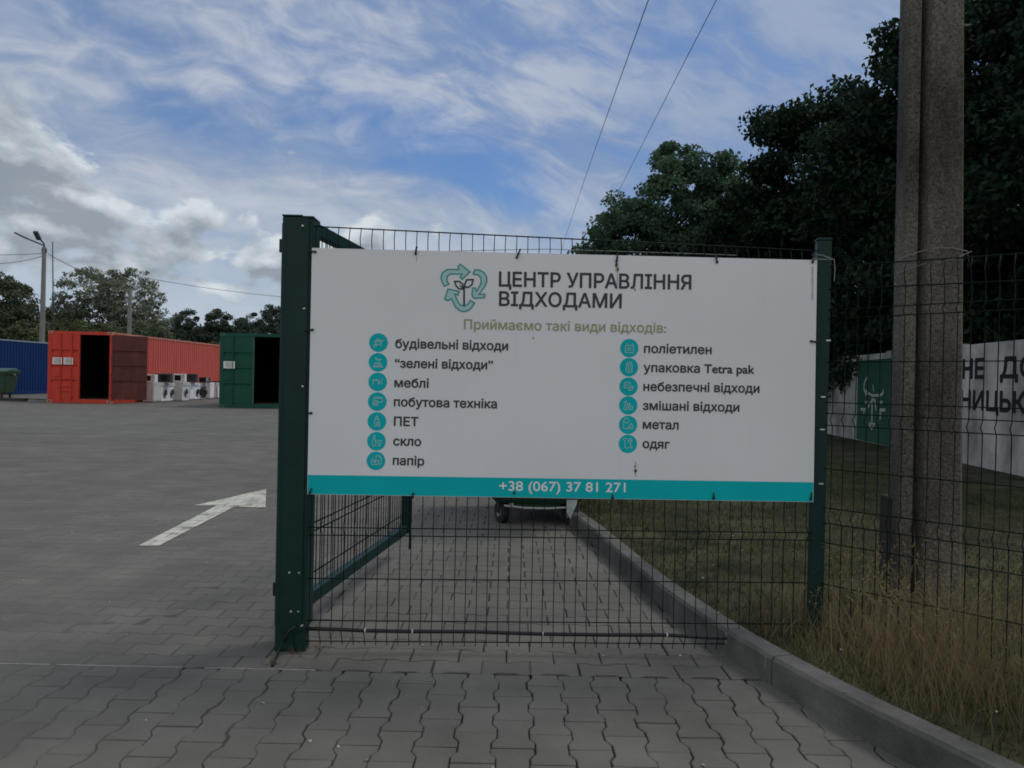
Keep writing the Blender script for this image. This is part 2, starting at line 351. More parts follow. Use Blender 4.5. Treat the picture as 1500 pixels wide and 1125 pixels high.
def pavers(along_x):
    w_, l_, a = .132, .212, .0095; hw, hl = w_ / 2 - .0028, l_ / 2 - .0028
    s = [(hw + a, -hl), (hw + a, -hl * .66), (hw - a, -hl * .34), (hw - a, hl * .34), (hw + a, hl * .66), (hw + a, hl)]
    o_ = np.array(s + [(-x, y) for x, y in s[::-1]])
    n = len(o_)
    inner = o_ * np.array([(w_ / 2 - .0048) / (w_ / 2), (hl - .004) / hl])
    T = np.concatenate([np.c_[inner, np.zeros(n)], np.c_[o_, np.full(n, -.0028)], np.c_[o_, np.full(n, -.03)]])
    cs = []
    if not along_x:
        for i in range(-90, 22):
            for j in range(-3, 19):
                x, y = i * w_ + .03, SEAM - hl - .002 - j * l_ - (l_ / 2 if i % 2 else 0)
                if i % 2 and j == -1: pass
                cs.append((x, y))
        cs = [c for c in cs if c[1] < SEAM + .01]
    else:
        T = T[:, [1, 0, 2]] * np.array([-1, 1, 1])
        for j in range(0, 92):
            for i in range(-76, 14):
                cs.append((i * l_ + (l_ / 2 if j % 2 else 0), SEAM + w_ / 2 + a + .004 + j * w_))
    cs = np.array(cs)
    keep = (cs[:, 0] > -.82 * cs[:, 1] - 1.2) & (cs[:, 0] < curb_x(cs[:, 1]) + .10) & (cs[:, 1] < YFAR)
    if not along_x: keep &= cs[:, 1] > .7
    cs = cs[keep]; k = len(cs)
    ang = rng.normal(0, .009, k); jit = rng.normal(0, .0014, (k, 2)); dz = np.clip(rng.normal(0, .0008, k), -.0012, .0014); tx = rng.normal(0, .0035, k); ty = rng.normal(0, .0035, k)
    ca, sa = np.cos(ang)[:, None], np.sin(ang)[:, None]
    V = np.empty((k, 3 * n, 3))
    V[:, :, 0] = T[None, :, 0] * ca - T[None, :, 1] * sa + (cs[:, 0] + jit[:, 0])[:, None]
    V[:, :, 1] = T[None, :, 0] * sa + T[None, :, 1] * ca + (cs[:, 1] + jit[:, 1])[:, None]
    V[:, :, 2] = T[None, :, 2] + dz[:, None] + T[None, :, 0] * tx[:, None] + T[None, :, 1] * ty[:, None]
    # a half paver where a block would cross the seam
    if not along_x: V[:, :, 1] = np.minimum(V[:, :, 1], SEAM - .002)
    vs = V.reshape(-1, 3).tolist(); fs = []
    for q in range(k):
        b = q * 3 * n
        fs.append(tuple(range(b, b + n)))
        for r_ in (0, n):
            for j in range(n):
                j2 = (j + 1) % n
                fs.append((b + r_ + j, b + r_ + n + j, b + r_ + n + j2, b + r_ + j2))
    me = bpy.data.meshes.new('paving'); me.from_pydata(vs, [], fs); me.materials.append(m_paver)
    bm_ = bmesh.new(); bm_.from_mesh(me); bmesh.ops.recalc_face_normals(bm_, faces=bm_.faces); bm_.to_mesh(me); bm_.free()
    o = bpy.data.objects.new('paving', me); C.objects.link(o); return tag(o, kind='structure')
pavers(False); pavers(True)

# pale sand packed in the straight seam between the two paving patterns
sm = MB(); rs = random.Random(3); x = -8.0
while x < -.9:
    ln = rs.uniform(.15, .6); hw = rs.uniform(.0015, .0032)
    sm.box(x, x + ln, SEAM - .0 - hw, SEAM + hw + .006, -.004, .0022 + rs.uniform(0, .0008)); x += ln + (rs.uniform(.0, .16) if x > -2.5 else rs.uniform(0, .02))
tag(sm.build('seam_sand', mat('seam_sand', (.21, .21, .195), .9, .3, 12)), kind='structure')

# kerb of cast concrete stones
m_kerb = mat('kerb_concrete', (.078, .078, .073), .9, .34, 2.2, .5, 70, col2=(.125, .122, .112), spec=.15)
kb = MB(); ys = []
y = 1.2
while y < 16: ys.append((y, y + .965)); y += .972
for y0, y1 in ys:
    nseg = 4; prof = [(0, -.04), (0, .107), (.012, .122), (.098, .122), (.108, .112), (.108, -.04)]
    vs = []
    for q in range(nseg + 1):
        yy = y0 + (y1 - y0) * q / nseg; cx_ = float(curb_x(yy)); tg = Vector((float(curb_x(yy + .05)) - float(curb_x(yy - .05)), .1, 0)).normalized(); nn = Vector((tg.y, -tg.x, 0))
        for d, z in prof: vs.append((cx_ + nn.x * d, yy + nn.y * d, z))
    p = len(prof); fs = [(q * p + j, q * p + (j + 1) % p, (q + 1) * p + (j + 1) % p, (q + 1) * p + j) for q in range(nseg) for j in range(p)]
    fs += [tuple(range(p)), tuple(range(nseg * p, (nseg + 1) * p))[::-1]]
    kb.add(vs, fs)
tag(kb.build('kerb', m_kerb), kind='structure')
mo = MB()                                       # smears of pale mortar at two stone joints
for yy in (3.18, 3.47):
    for z0, z1, wd in ((.055, .085, .0025), (.08, .108, .004)):
        cx_ = float(curb_x(yy)); mo.box(cx_ - .004, cx_ + .006, yy - wd / 2, yy + wd / 2, z0, z1)
tag(mo.build('kerb_mortar', mat('mortar', (.19, .19, .18), .9, .3, 40)), kind='structure')

# lawn: rises a little from the kerb to the white wall
LZ = .098
lv = []; lf = []; ly = np.concatenate([np.arange(-4, 16, .4), np.arange(16, 62, 2.0)])
lxs = np.array([.095, .6, 1.2, 2, 3, 4.5, 6.5, 9, 14, 22, 40])
lrng = np.random.default_rng(5)
for yy in ly:
    for i, q in enumerate(lxs): lv.append((float(curb_x(min(yy, 16))) + q, yy, LZ + (0 if i == 0 else lrng.normal(0, .005))))
k = len(lxs)
lf = [(i * k + j, i * k + j + 1, (i + 1) * k + j + 1, (i + 1) * k + j) for i in range(len(ly) - 1) for j in range(k - 1)]
tag(MB().add(lv, lf).build('lawn', m_soil, smooth_=True), kind='structure')

# painted arrow on the paving
def worn_paint():
    m = mat('road_paint', (.42, .42, .35), .85, .22, 5, col2=(.52, .52, .44), spec=.2); t = m.node_tree; o = t.nodes['Material Output']; b = t.nodes['Principled BSDF']
    tcn = t.nodes.new('ShaderNodeTexCoord'); n = t.nodes.new('ShaderNodeTexNoise'); n.inputs['Scale'].default_value = 5; n.inputs['Detail'].default_value = 10; n.inputs['Roughness'].default_value = .8
    t.links.new(tcn.outputs['Object'], n.inputs['Vector'])
    r_ = t.nodes.new('ShaderNodeMapRange'); t.links.new(n.outputs[0], r_.inputs[0]); r_.inputs[1].default_value = .37; r_.inputs[2].default_value = .43
    mp = t.nodes.new('ShaderNodeMapping'); mp.inputs['Location'].default_value = (.053, -SEAM - .0135, 0); t.links.new(tcn.outputs['Object'], mp.inputs[0])
    br = t.nodes.new('ShaderNodeTexBrick'); br.offset = .5; br.inputs['Scale'].default_value = 1; br.inputs['Brick Width'].default_value = .212; br.inputs['Row Height'].default_value = .132; br.inputs['Mortar Size'].default_value = .0045; br.inputs['Mortar Smooth'].default_value = .3
    t.links.new(mp.outputs[0], br.inputs['Vector']); iv = t.nodes.new('ShaderNodeMath'); iv.operation = 'MULTIPLY_ADD'; iv.inputs[1].default_value = -.75; iv.inputs[2].default_value = 1; t.links.new(br.outputs['Fac'], iv.inputs[0])
    mu = t.nodes.new('ShaderNodeMath'); mu.operation = 'MULTIPLY'; t.links.new(r_.outputs[0], mu.inputs[0]); t.links.new(iv.outputs[0], mu.inputs[1])
    tr = t.nodes.new('ShaderNodeBsdfTransparent'); mx = t.nodes.new('ShaderNodeMixShader')
    t.links.new(mu.outputs[0], mx.inputs[0]); t.links.new(tr.outputs[0], mx.inputs[1]); t.links.new(b.outputs[0], mx.inputs[2]); t.links.new(mx.outputs[0], o.inputs[0])
    return m
ap = [(203, 800), (233, 800), (343, 743), (389, 744), (390, 717), (284, 741), (318, 741)]
apg = [ground(*p) for p in ap]
tag(MB().add([(p.x, p.y, .005) for p in apg], [tuple(range(len(apg)))]).build('road_arrow_marking', worn_paint()), kind='structure')

# ------------------------------------------------------------------ grasses
def blades(px_, py_, z0, h, lean, wd, nseg=3, seed=1, droop=1.0):
    r = np.random.default_rng(seed); n = len(px_); hd = r.uniform(0, 2 * math.pi, n)
    dx, dy = np.cos(hd), np.sin(hd); fa = r.uniform(0, 2 * math.pi, n); wx, wy = np.cos(fa), np.sin(fa)
    V = np.empty((n, nseg + 1, 2, 3))
    for s in range(nseg + 1):
        q = s / nseg; off = lean * (q ** 1.8) * droop; zz = z0 + h * (q - .25 * lean / np.maximum(h, .01) * q ** 3)
        wv = wd * (1 - q * .85) / 2
        for sd_, sg in ((0, -1), (1, 1)):
            V[:, s, sd_, 0] = px_ + dx * off + wx * wv * sg; V[:, s, sd_, 1] = py_ + dy * off + wy * wv * sg; V[:, s, sd_, 2] = zz
    b = np.arange(n)[:, None] * (2 * (nseg + 1)); s = np.arange(nseg)[None, :] * 2
    f = np.stack([b + s, b + s + 1, b + s + 3, b + s + 2], -1).reshape(-1, 4)
    return V.reshape(-1, 3), f
def patchy(x, y):
    return .5 + .25 * np.sin(1.7 * x + 2.3 * np.sin(.9 * y)) + .25 * np.sin(2.9 * y + 1.7 * np.sin(2.1 * x + .7))
m_lawn = leaf_mat('lawn_grass', (.030, .050, .018), (.125, .130, .054), .2)
m_straw = leaf_mat('dry_grass', (.060, .051, .022), (.37, .295, .165), .3)
gr = np.random.default_rng(11)
n = 90000; gy_ = 2.0 + (gr.uniform(0, 1, n) ** 1.6) * 15; gx_ = curb_x(gy_) + .105 + gr.uniform(0, 1, n) ** 1.1 * (6.2 - .1 * gy_)
kp = gr.uniform(0, 1, n) < patchy(gx_, gy_) * .9 + .25; gx_, gy_ = gx_[kp], gy_[kp]; n = len(gx_)
hh = gr.uniform(.018, .055, n) * (1 + .4 * patchy(gx_ * 2, gy_ * 2))
V, f = blades(gx_, gy_, LZ - .005, hh, gr.uniform(.01, .06, n), gr.uniform(.004, .008, n) * (1 + gy_ * .06), 2, 21)
tag(np_mesh('lawn_grass', V, f, m_lawn), 'short patchy brownish green lawn between the kerb and the white wall', 'grass', kind='stuff')
# long dry grass along the fence foot
n = 24000; ty_ = gr.uniform(1.7, 5.2, n); tx_ = curb_x(ty_) + .10 + gr.gamma(1.6, .62, n)
fy = 3.5 - (tx_ - 1.47) * 1.02; fy = np.where(tx_ < 1.45, 3.45, fy)
pr = np.exp(-((ty_ - (fy - .15)) / np.where(ty_ > fy, .36, 1.25)) ** 2) + np.exp(-((tx_ - 2.2) / .55) ** 2 - ((ty_ - 3.6) / .6) ** 2) * .45
pr *= .45 + .8 * patchy(tx_ * 4.3 + 1, ty_ * 3.3)
pr *= np.clip((tx_ - curb_x(ty_) - .12) / .07, .1, 1) * np.clip((tx_ - .95) / .30, .05, 1)
kp = (gr.uniform(0, 1, n) < pr) & (tx_ < 3.4); tx_, ty_ = tx_[kp], ty_[kp]; n = len(tx_)
edge = np.clip((tx_ - curb_x(ty_) - .1) / .3, .5, 1)
hh = np.clip(gr.gamma(4.2, .055, n), .06, .55) * edge * (.55 + .7 * patchy(tx_ * 3.1, ty_ * 3.7))
V, f = blades(tx_, ty_, LZ - .01, hh, hh * gr.uniform(.1, .8, n), gr.uniform(.0022, .0046, n), 4, 31)
# seed heads on the taller stalks
tall = np.where(hh > .29)[0]; tall = tall[::2]
tips = V.reshape(n, 5, 2, 3).mean(2)[tall]; sh = []; 
d = tips[:, 4] - tips[:, 3]; d /= np.linalg.norm(d, axis=1)[:, None] + 1e-9
rep = 9; q = gr.uniform(-.06, .03, (len(tall), rep)); base = (tips[:, 4][:, None, :] + d[:, None, :] * q[..., None] + gr.normal(0, .004, (len(tall), rep, 3))).reshape(-1, 3)
r1 = gr.normal(0, 1, base.shape); r1 += np.array([0, 0, .6]); r1 /= np.linalg.norm(r1, axis=1)[:, None]; r2 = np.cross(r1, gr.normal(0, 1, base.shape)); r2 /= np.linalg.norm(r2, axis=1)[:, None]
sv = np.stack([base - r1 * .006, base + r2 * .0022, base + r1 * .009, base - r2 * .0022], 1).reshape(-1, 3)
sf = np.arange(len(base) * 4).reshape(-1, 4) + len(V)
tag(np_mesh('dry_grass', np.concatenate([V, sv]), np.concatenate([f, sf]), m_straw), 'tall straw coloured dry grass along the foot of the fence', 'grass', kind='stuff')
# crumbs and scraps lying about
lt = MB(); lr = random.Random(9)
for q in range(130):
    if q < 80: yy = lr.uniform(2.3, 9); xx = lr.uniform(-.72 * yy, float(curb_x(yy)) - .03); z = .001
    else: yy = lr.uniform(2.6, 6.5); xx = float(curb_x(yy)) + (lr.uniform(.02, .11) if q < 95 else lr.uniform(.15, 2.4)); z = .123 if q < 95 else LZ + .03
    s_ = lr.uniform(.003, .009) * (1.4 if q < 8 else 1); m = Matrix.Translation((xx, yy, z + s_ * .3)) @ Matrix.Rotation(lr.uniform(0, 3), 4, 'Z') @ Matrix.Rotation(lr.uniform(-.5, .5), 4, 'X')
    lt.prism([(-s_, -s_ * .5), (s_ * .7, -s_ * .6), (s_ * 1.1, s_ * .3), (0, s_ * .6)], -s_ * .12, s_ * .12, m)
tag(lt.build('litter_scraps', mat('pale_scrap', (.30, .30, .27), .8, .6, 3)), 'pale crumbs and scraps scattered over the paving, kerb and lawn', 'litter', kind='stuff')

# ================================================================== FENCE, GATE, SIGN
m_green = mat('dark_green_paint', (.004, .026, .024), .5, .2, 5, .05, 200, spec=.25)
m_wire = mat('green_wire', (.004, .011, .010), .6, spec=.12)
m_bolt = mat('zinc_bolt', (.62, .62, .60), .35, metal=.6)
m_black = mat('black_plastic', (.008, .009, .009), .5)
m_white_tie = mat('white_tie', (.6, .6, .57), .5)
FA = at(446, 760, 3.44); FB = at(1190, 760, 3.50); FA.z = FB.z = 0
fd = (FB - FA); FL = fd.length; fd.normalize(); fn = Vector((fd.y, -fd.x, 0))          # fn points to the viewer
def wire_panel(A, dirv, length, ztop0, ztop1, n0, first=.03, pitch=.0505, bars=None, parent=None, folds=()):
    nrm = Vector((dirv.y, -dirv.x, 0)); mb = MB(); q = first
    bars = bars or (.043, .137, .328, .525, .56, .73, .93, 1.13, 1.165, 1.36, 1.56, 1.76)
    while q < length - .01:
        zt = ztop0 + (ztop1 - ztop0) * q / length; p = A + dirv * q; pts = []
        prof = [(n0, 0.0)]
        for f0, f1 in folds: prof += [(f0, 0.0), ((f0 + f1) / 2, .028), (f1, 0.0)]
        prof += [(zt - .105, 0), (zt - .05, .022), (zt + .004, 0)]
        jx = random.gauss(0, .0012)
        mb.tube([p + nrm * o_ + dirv * (jx * (1 if 0 < i < len(prof) - 1 else 0)) + Vector((0, 0, z)) for i, (z, o_) in enumerate(prof)], .0021, 6); q += pitch
    for z in bars:
        mb.tube([A + nrm * .006 + Vector((0, 0, z)), A + dirv * length * .5 + nrm * .006 + Vector((0, 0, z + .006)), A + dirv * length + nrm * .006 + Vector((0, 0, z + .012))], .0027, 6)
    for dz in (0, -.105):
        mb.tube([A + nrm * .004 + Vector((0, 0, ztop0 + dz)), A + dirv * length + nrm * .004 + Vector((0, 0, ztop1 + dz))], .0031, 6)
    return mb.build('wire_panel', m_wire, parent, smooth_=True)
fence = thing('wire_fence', 'dark green welded wire fence with square posts that carries the white sign', 'fence')
wire_panel(FA, fd, FL, 1.925, 1.872, .026, parent=fence, folds=((.045, .137), (.525, .60)))
rd = Vector((math.cos(R(-46)), math.sin(R(-46)), 0)); RS = FB + fd * .04
wire_panel(RS, rd, 2.45, 1.80, 1.74, LZ + .0, .045, .05, bars=(.14, .34, .53, .62, .69, .87, 1.07, 1.125, 1.175, 1.36, 1.56, 1.60), parent=fence, folds=((.62, .69), (1.07, 1.125), (1.56, 1.60)))
def square_post(c, wd, dp, z0, z1, ang, name='post', m=m_green, cap=True, parent=None):
    mm = Matrix.Translation((c.x, c.y, 0)) @ Matrix.Rotation(ang, 4, 'Z')
    o = MB().box(-wd / 2, wd / 2, -dp / 2, dp / 2, z0, z1, mm).build(name, m, parent, .004)
    if cap: MB().box(-wd / 2 - .002, wd / 2 + .002, -dp / 2 - .002, dp / 2 + .002, z1 + .0015, z1 + .012, mm).build('post_cap', m, o, .003)
    return o
fa_ang = math.atan2(fd.y, fd.x)
rp = square_post(FB + fd * .03 - fn * .02, .062, .062, -.05, 1.92, fa_ang - .2, parent=fence)
square_post(RS + rd * 2.47, .062, .062, -.05, 1.92, fa_ang - .7, parent=fence)
lp = square_post(FA - fd * .005 - fn * .012, .05, .075, -.02, 1.955, fa_ang, parent=fence)
bm1 = MB()
for z in (.12, .185, .36, 1.2, 1.55):
    c = FA - fd * (.012 if z > .15 else -.004) + fn * .026 + Vector((0, 0, z)); bm1.tube([c, c + fn * .008], [.0065, .004], 10); bm1.build('bolt', m_bolt, fence); bm1 = MB()
bm2 = MB()
for z in (1.20, 1.46, 1.05, .80):
    c = FB + fd * (.03 + (.018 if z == 1.46 else 0)) + fn * .012 + Vector((0, 0, z)); bm2.box(c.x - .010, c.x + .010, c.y - .006, c.y + .004, c.z - .003, c.z + .003); bm2.build('clamp', m_bolt, fence); bm2 = MB()
lw = MB()                                         # loose binding wire along the top and round the right post
lw.tube([on_plane(x_, y_, FA + fn * .012, fn) for x_, y_ in ((612, 371), (660, 368), (740, 366), (800, 365), (900, 368), (1000, 371), (1080, 374))], .0016, 5)
lw.tube([on_plane(x_, y_, FA + fn * .05, fn) for x_, y_ in ((1196, 373), (1205, 374), (1215, 378), (1222, 380), (1223, 395), (1222, 412))], .0018, 5)
lw.tube([on_plane(x_, y_, FA + fn * .05, fn) for x_, y_ in ((1190, 379), (1205, 380), (1220, 380))], .0018, 5)
lw.build('binding_wire', mat('old_wire', (.22, .22, .21), .6), fence)

def settle(root, loc):
    """put the thing's Empty at its base and keep its parts where they stand"""
    loc = Vector(loc); root.location = loc
    for ch in root.children: ch.location = ch.location - loc
settle(fence, (FA.x, FA.y, 0))

# heavy gate post left of the sign
gp = thing('gate_post', 'thick dark green steel gate post standing left of the white sign', 'post')
gc = FA - fd * .0745 - fn * .02; gmm = Matrix.Translation((gc.x, gc.y, 0)) @ Matrix.Rotation(fa_ang, 4, 'Z')
MB().box(-.044, .044, -.044, .044, -.03, 1.962, gmm).build('post', m_green, gp, .005)
MB().box(-.046, .046, -.046, .046, 1.9635, 1.972, gmm).build('post_cap', m_green, gp, .003)
MB().box(-.02, .078, -.0525, -.0455, .09, 1.955, gmm).build('face_plate', m_green, gp, .002)
b3 = MB()
for x_, z in ((.02, .36), (.03, .185), (.05, 1.92)):
    p = gmm @ Vector((x_, -.053, z)); b3.tube([p, p + fn * .006], [.006, .004], 10); b3.build('bolt', m_bolt, gp); b3 = MB()
settle(gp, (gc.x, gc.y, 0))

# open gate leaf swung back into the yard
gl = thing('gate_leaf', 'open dark green mesh gate leaf swung back behind the thick post', 'gate')
G0 = at(451, 880, 3.58); G1 = at(592, 776, 5.25); G0.z = G1.z = 0; gd = (G1 - G0); GL_ = gd.length; gd.normalize()
zb, zt = .195, 1.935; fr = MB()
st = G0 - gd * .0 - fd * .115
fr.beam(G0 + Vector((0, 0, zb)), G1 + Vector((0, 0, zb)), .045, .06); fr.beam(G0 + Vector((0, 0, zt)), G1 + Vector((0, 0, zt)), .045, .06)
fr.beam(G1 + gd * .026 + Vector((0, 0, zb - .03)), G1 + gd * .026 + Vector((0, 0, zt + .03)), .05, .05, (0, 1, 0))
fr.beam(G0 - gd * .032 + Vector((0, 0, zb - .105)), G0 - gd * .032 + Vector((0, 0, zt + .04)), .06, .06, (0, 1, 0))
fr.build('frame', m_green, gl, .004)
wm = MB(); q = .04
while q < GL_ - .02:
    p = G0 + gd * q; wm.tube([p + Vector((0, 0, zb + .025)), p + Vector((0, 0, zt - .025))], .0026, 6); q += .05
for z in (.30, .50, .54, .70, .90, 1.10, 1.14, 1.30, 1.50, 1.70): wm.tube([G0 + Vector((-.006, 0, z)), G1 + Vector((-.006, 0, z))], .0036, 6)
wm.build('wire_mesh', m_wire, gl, smooth_=True)
ro = G1 + gd * .03 + fd * .032
MB().tube([ro + Vector((0, 0, .05)), ro + Vector((0, 0, .62)), ro + fd * .03 + Vector((0, 0, .62))], .007, 8).build('drop_bolt', m_black, gl)
hs = MB()
hc = gc - fn * .075 - fd * .012
hs.box(hc.x - .062, hc.x + .045, hc.y - .02, hc.y + .03, .085, 1.955)
hs.build('hinge_stile', m_green, gl, .004)
hg = MB()
for z in (.22, 1.82): hg.tube([Vector((hc.x - .066, hc.y, z)), Vector((hc.x - .066, hc.y, z + .06))], .012, 10); hg.build('hinge', m_black, gl); hg = MB()
settle(gl, (G0.x, G0.y, 0))

# ------------------------------------------------------------------ the sign
SP = FA + fn * .036
TL, TR, BR_, BL = [on_plane(x_, y_, SP, fn) for x_, y_ in ((457, 363), (1197, 381), (1191.5, 735.5), (450, 724))]
su = ((TR - TL).normalized() + (BR_ - BL).normalized()).normalized(); sv_ = ((TL - BL) + (TR - BR_)); sv_ = (sv_ - su * sv_.dot(su)).normalized(); sn = su.cross(sv_)
SF = Matrix(((su.x, sv_.x, sn.x, BL.x), (su.y, sv_.y, sn.y, BL.y), (su.z, sv_.z, sn.z, BL.z), (0, 0, 0, 1))); SI = SF.inverted()
def S(px, py):
    p = SI @ on_plane(px, py, BL, sn); return (p.x, p.y)
def sign_white():
    m = mat('sign_board', (.69, .70, .73), .42, .04, 1.2, spec=.4)
    t = m.node_tree; b = t.nodes['Principled BSDF']; base = b.inputs['Base Color'].links[0].from_socket
    tcn = t.nodes.new('ShaderNodeTexCoord'); mp = t.nodes.new('ShaderNodeMapping'); mp.inputs['Scale'].default_value = (26, 1, 1.1)
    t.links.new(tcn.outputs['Object'], mp.inputs[0]); n = t.nodes.new('ShaderNodeTexNoise'); n.inputs['Scale'].default_value = 1.3; n.inputs['Detail'].default_value = 6
    t.links.new(mp.outputs[0], n.inputs['Vector']); r_ = t.nodes.new('ShaderNodeMapRange'); r_.inputs[1].default_value = .60; r_.inputs[2].default_value = .85; r_.inputs[4].default_value = .09
    t.links.new(n.outputs[0], r_.inputs[0]); mx = t.nodes.new('ShaderNodeMix'); mx.data_type = 'RGBA'
    t.links.new(r_.outputs[0], mx.inputs[0]); t.links.new(base, mx.inputs[6]); mx.inputs[7].default_value = (.47, .45, .40, 1); t.links.new(mx.outputs[2], b.inputs['Base Color'])
    return m
sign = thing('information_sign', 'large white waste sorting sign with teal footer wired to the fence', 'sign')
cr = [SI @ p for p in (BL, BR_, TR, TL)]; cr = [(p.x, p.y) for p in cr]
MB().prism(cr, -.004, 0, SF).build('board', sign_white(), sign)
fL, fR = S(450.5, 695.5), S(1192, 706.5)
m_teal = mat('teal_print', (.0, .42, .455), .55, .05, 3, spec=.15); m_ink = mat('dark_ink', (.030, .038, .050), .5); m_olive = mat('olive_ink', (.26, .33, .16), .5)
m_pale = mat('pale_teal', (.36, .56, .57), .5); m_tealink = mat('teal_ink', (.03, .27, .26), .5); m_wht = mat('white_ink', (.74, .78, .78), .5)
e = .0015
MB().prism([(cr[0][0] + e, cr[0][1] + e), (cr[1][0] - e, cr[1][1] + e), (fR[0] - e, fR[1]), (fL[0] + e, fL[1])], .0002, .0008, SF).build('footer_band', m_teal, sign)
PX = (S(1000, 550)[0] - S(700, 550)[0]) / 300           # metres per photograph pixel on the board
SF2 = SF
def line(name, body, xl, yl, xr, yr, cap, m, weight):
    a, b = S(xl, yl), S(xr, yr); ang = math.atan2(b[1] - a[1], b[0] - a[0]); ln = math.hypot(b[0] - a[0], b[1] - a[1])
    return text_mesh(name, body, 0, ln, 0, cap * PX, m, sign, SF @ Matrix.Translation((a[0], a[1], .0)) @ Matrix.Rotation(ang, 4, 'Z'), .0012, weight)
line('title_text', 'ЦЕНТР УПРАВЛІННЯ', 730.6, 419.2, 1012.6, 424.0, 21.0, m_ink, .021)
line('title_text', 'ВІДХОДАМИ', 730.8, 447.6, 910.6, 451.2, 20.5, m_ink, .021)
line('subtitle_text', 'Приймаємо такі види відходів:', 679.6, 481.8, 975.5, 487.4, 14.0, m_olive, .012)
items = [('будівельні відходи', 578.9, 509.4, 744.2, 513.2), ('“зелені відходи”', 578.2, 538.3, 722, 541.0), ('меблі', 577.6, 566.8, 628, 568.0), ('побутова техніка', 576.8, 594.8, 727.9, 598.0),
         ('ПЕТ', 576.8, 623.4, 612.8, 624.2), ('скло', 575.8, 652.2, 616.9, 653.2), ('папір', 575.2, 680.6, 621.4, 681.8),
         ('поліетилен', 943.1, 516.6, 1042.4, 518.6), ('упаковка Tetra pak', 942.6, 544.4, 1105, 547.4), ('небезпечні відходи', 942.2, 572.3, 1112.4, 575.3), ('змішані відходи', 941.5, 600.2, 1082.9, 603.0), ('метал', 941.4, 627.8, 994, 629.0), ('одяг', 941, 656.0, 980.7, 657.2)]
for b_, x0, y0, x1, y1 in items: line('item_text', b_, x0, y0, x1, y1, 13.0, m_ink, .025)
line('phone_text', '+38 (067) 37 81 271', 731.2, 718.4, 916.2, 720.9, 14.4, m_wht, .012)
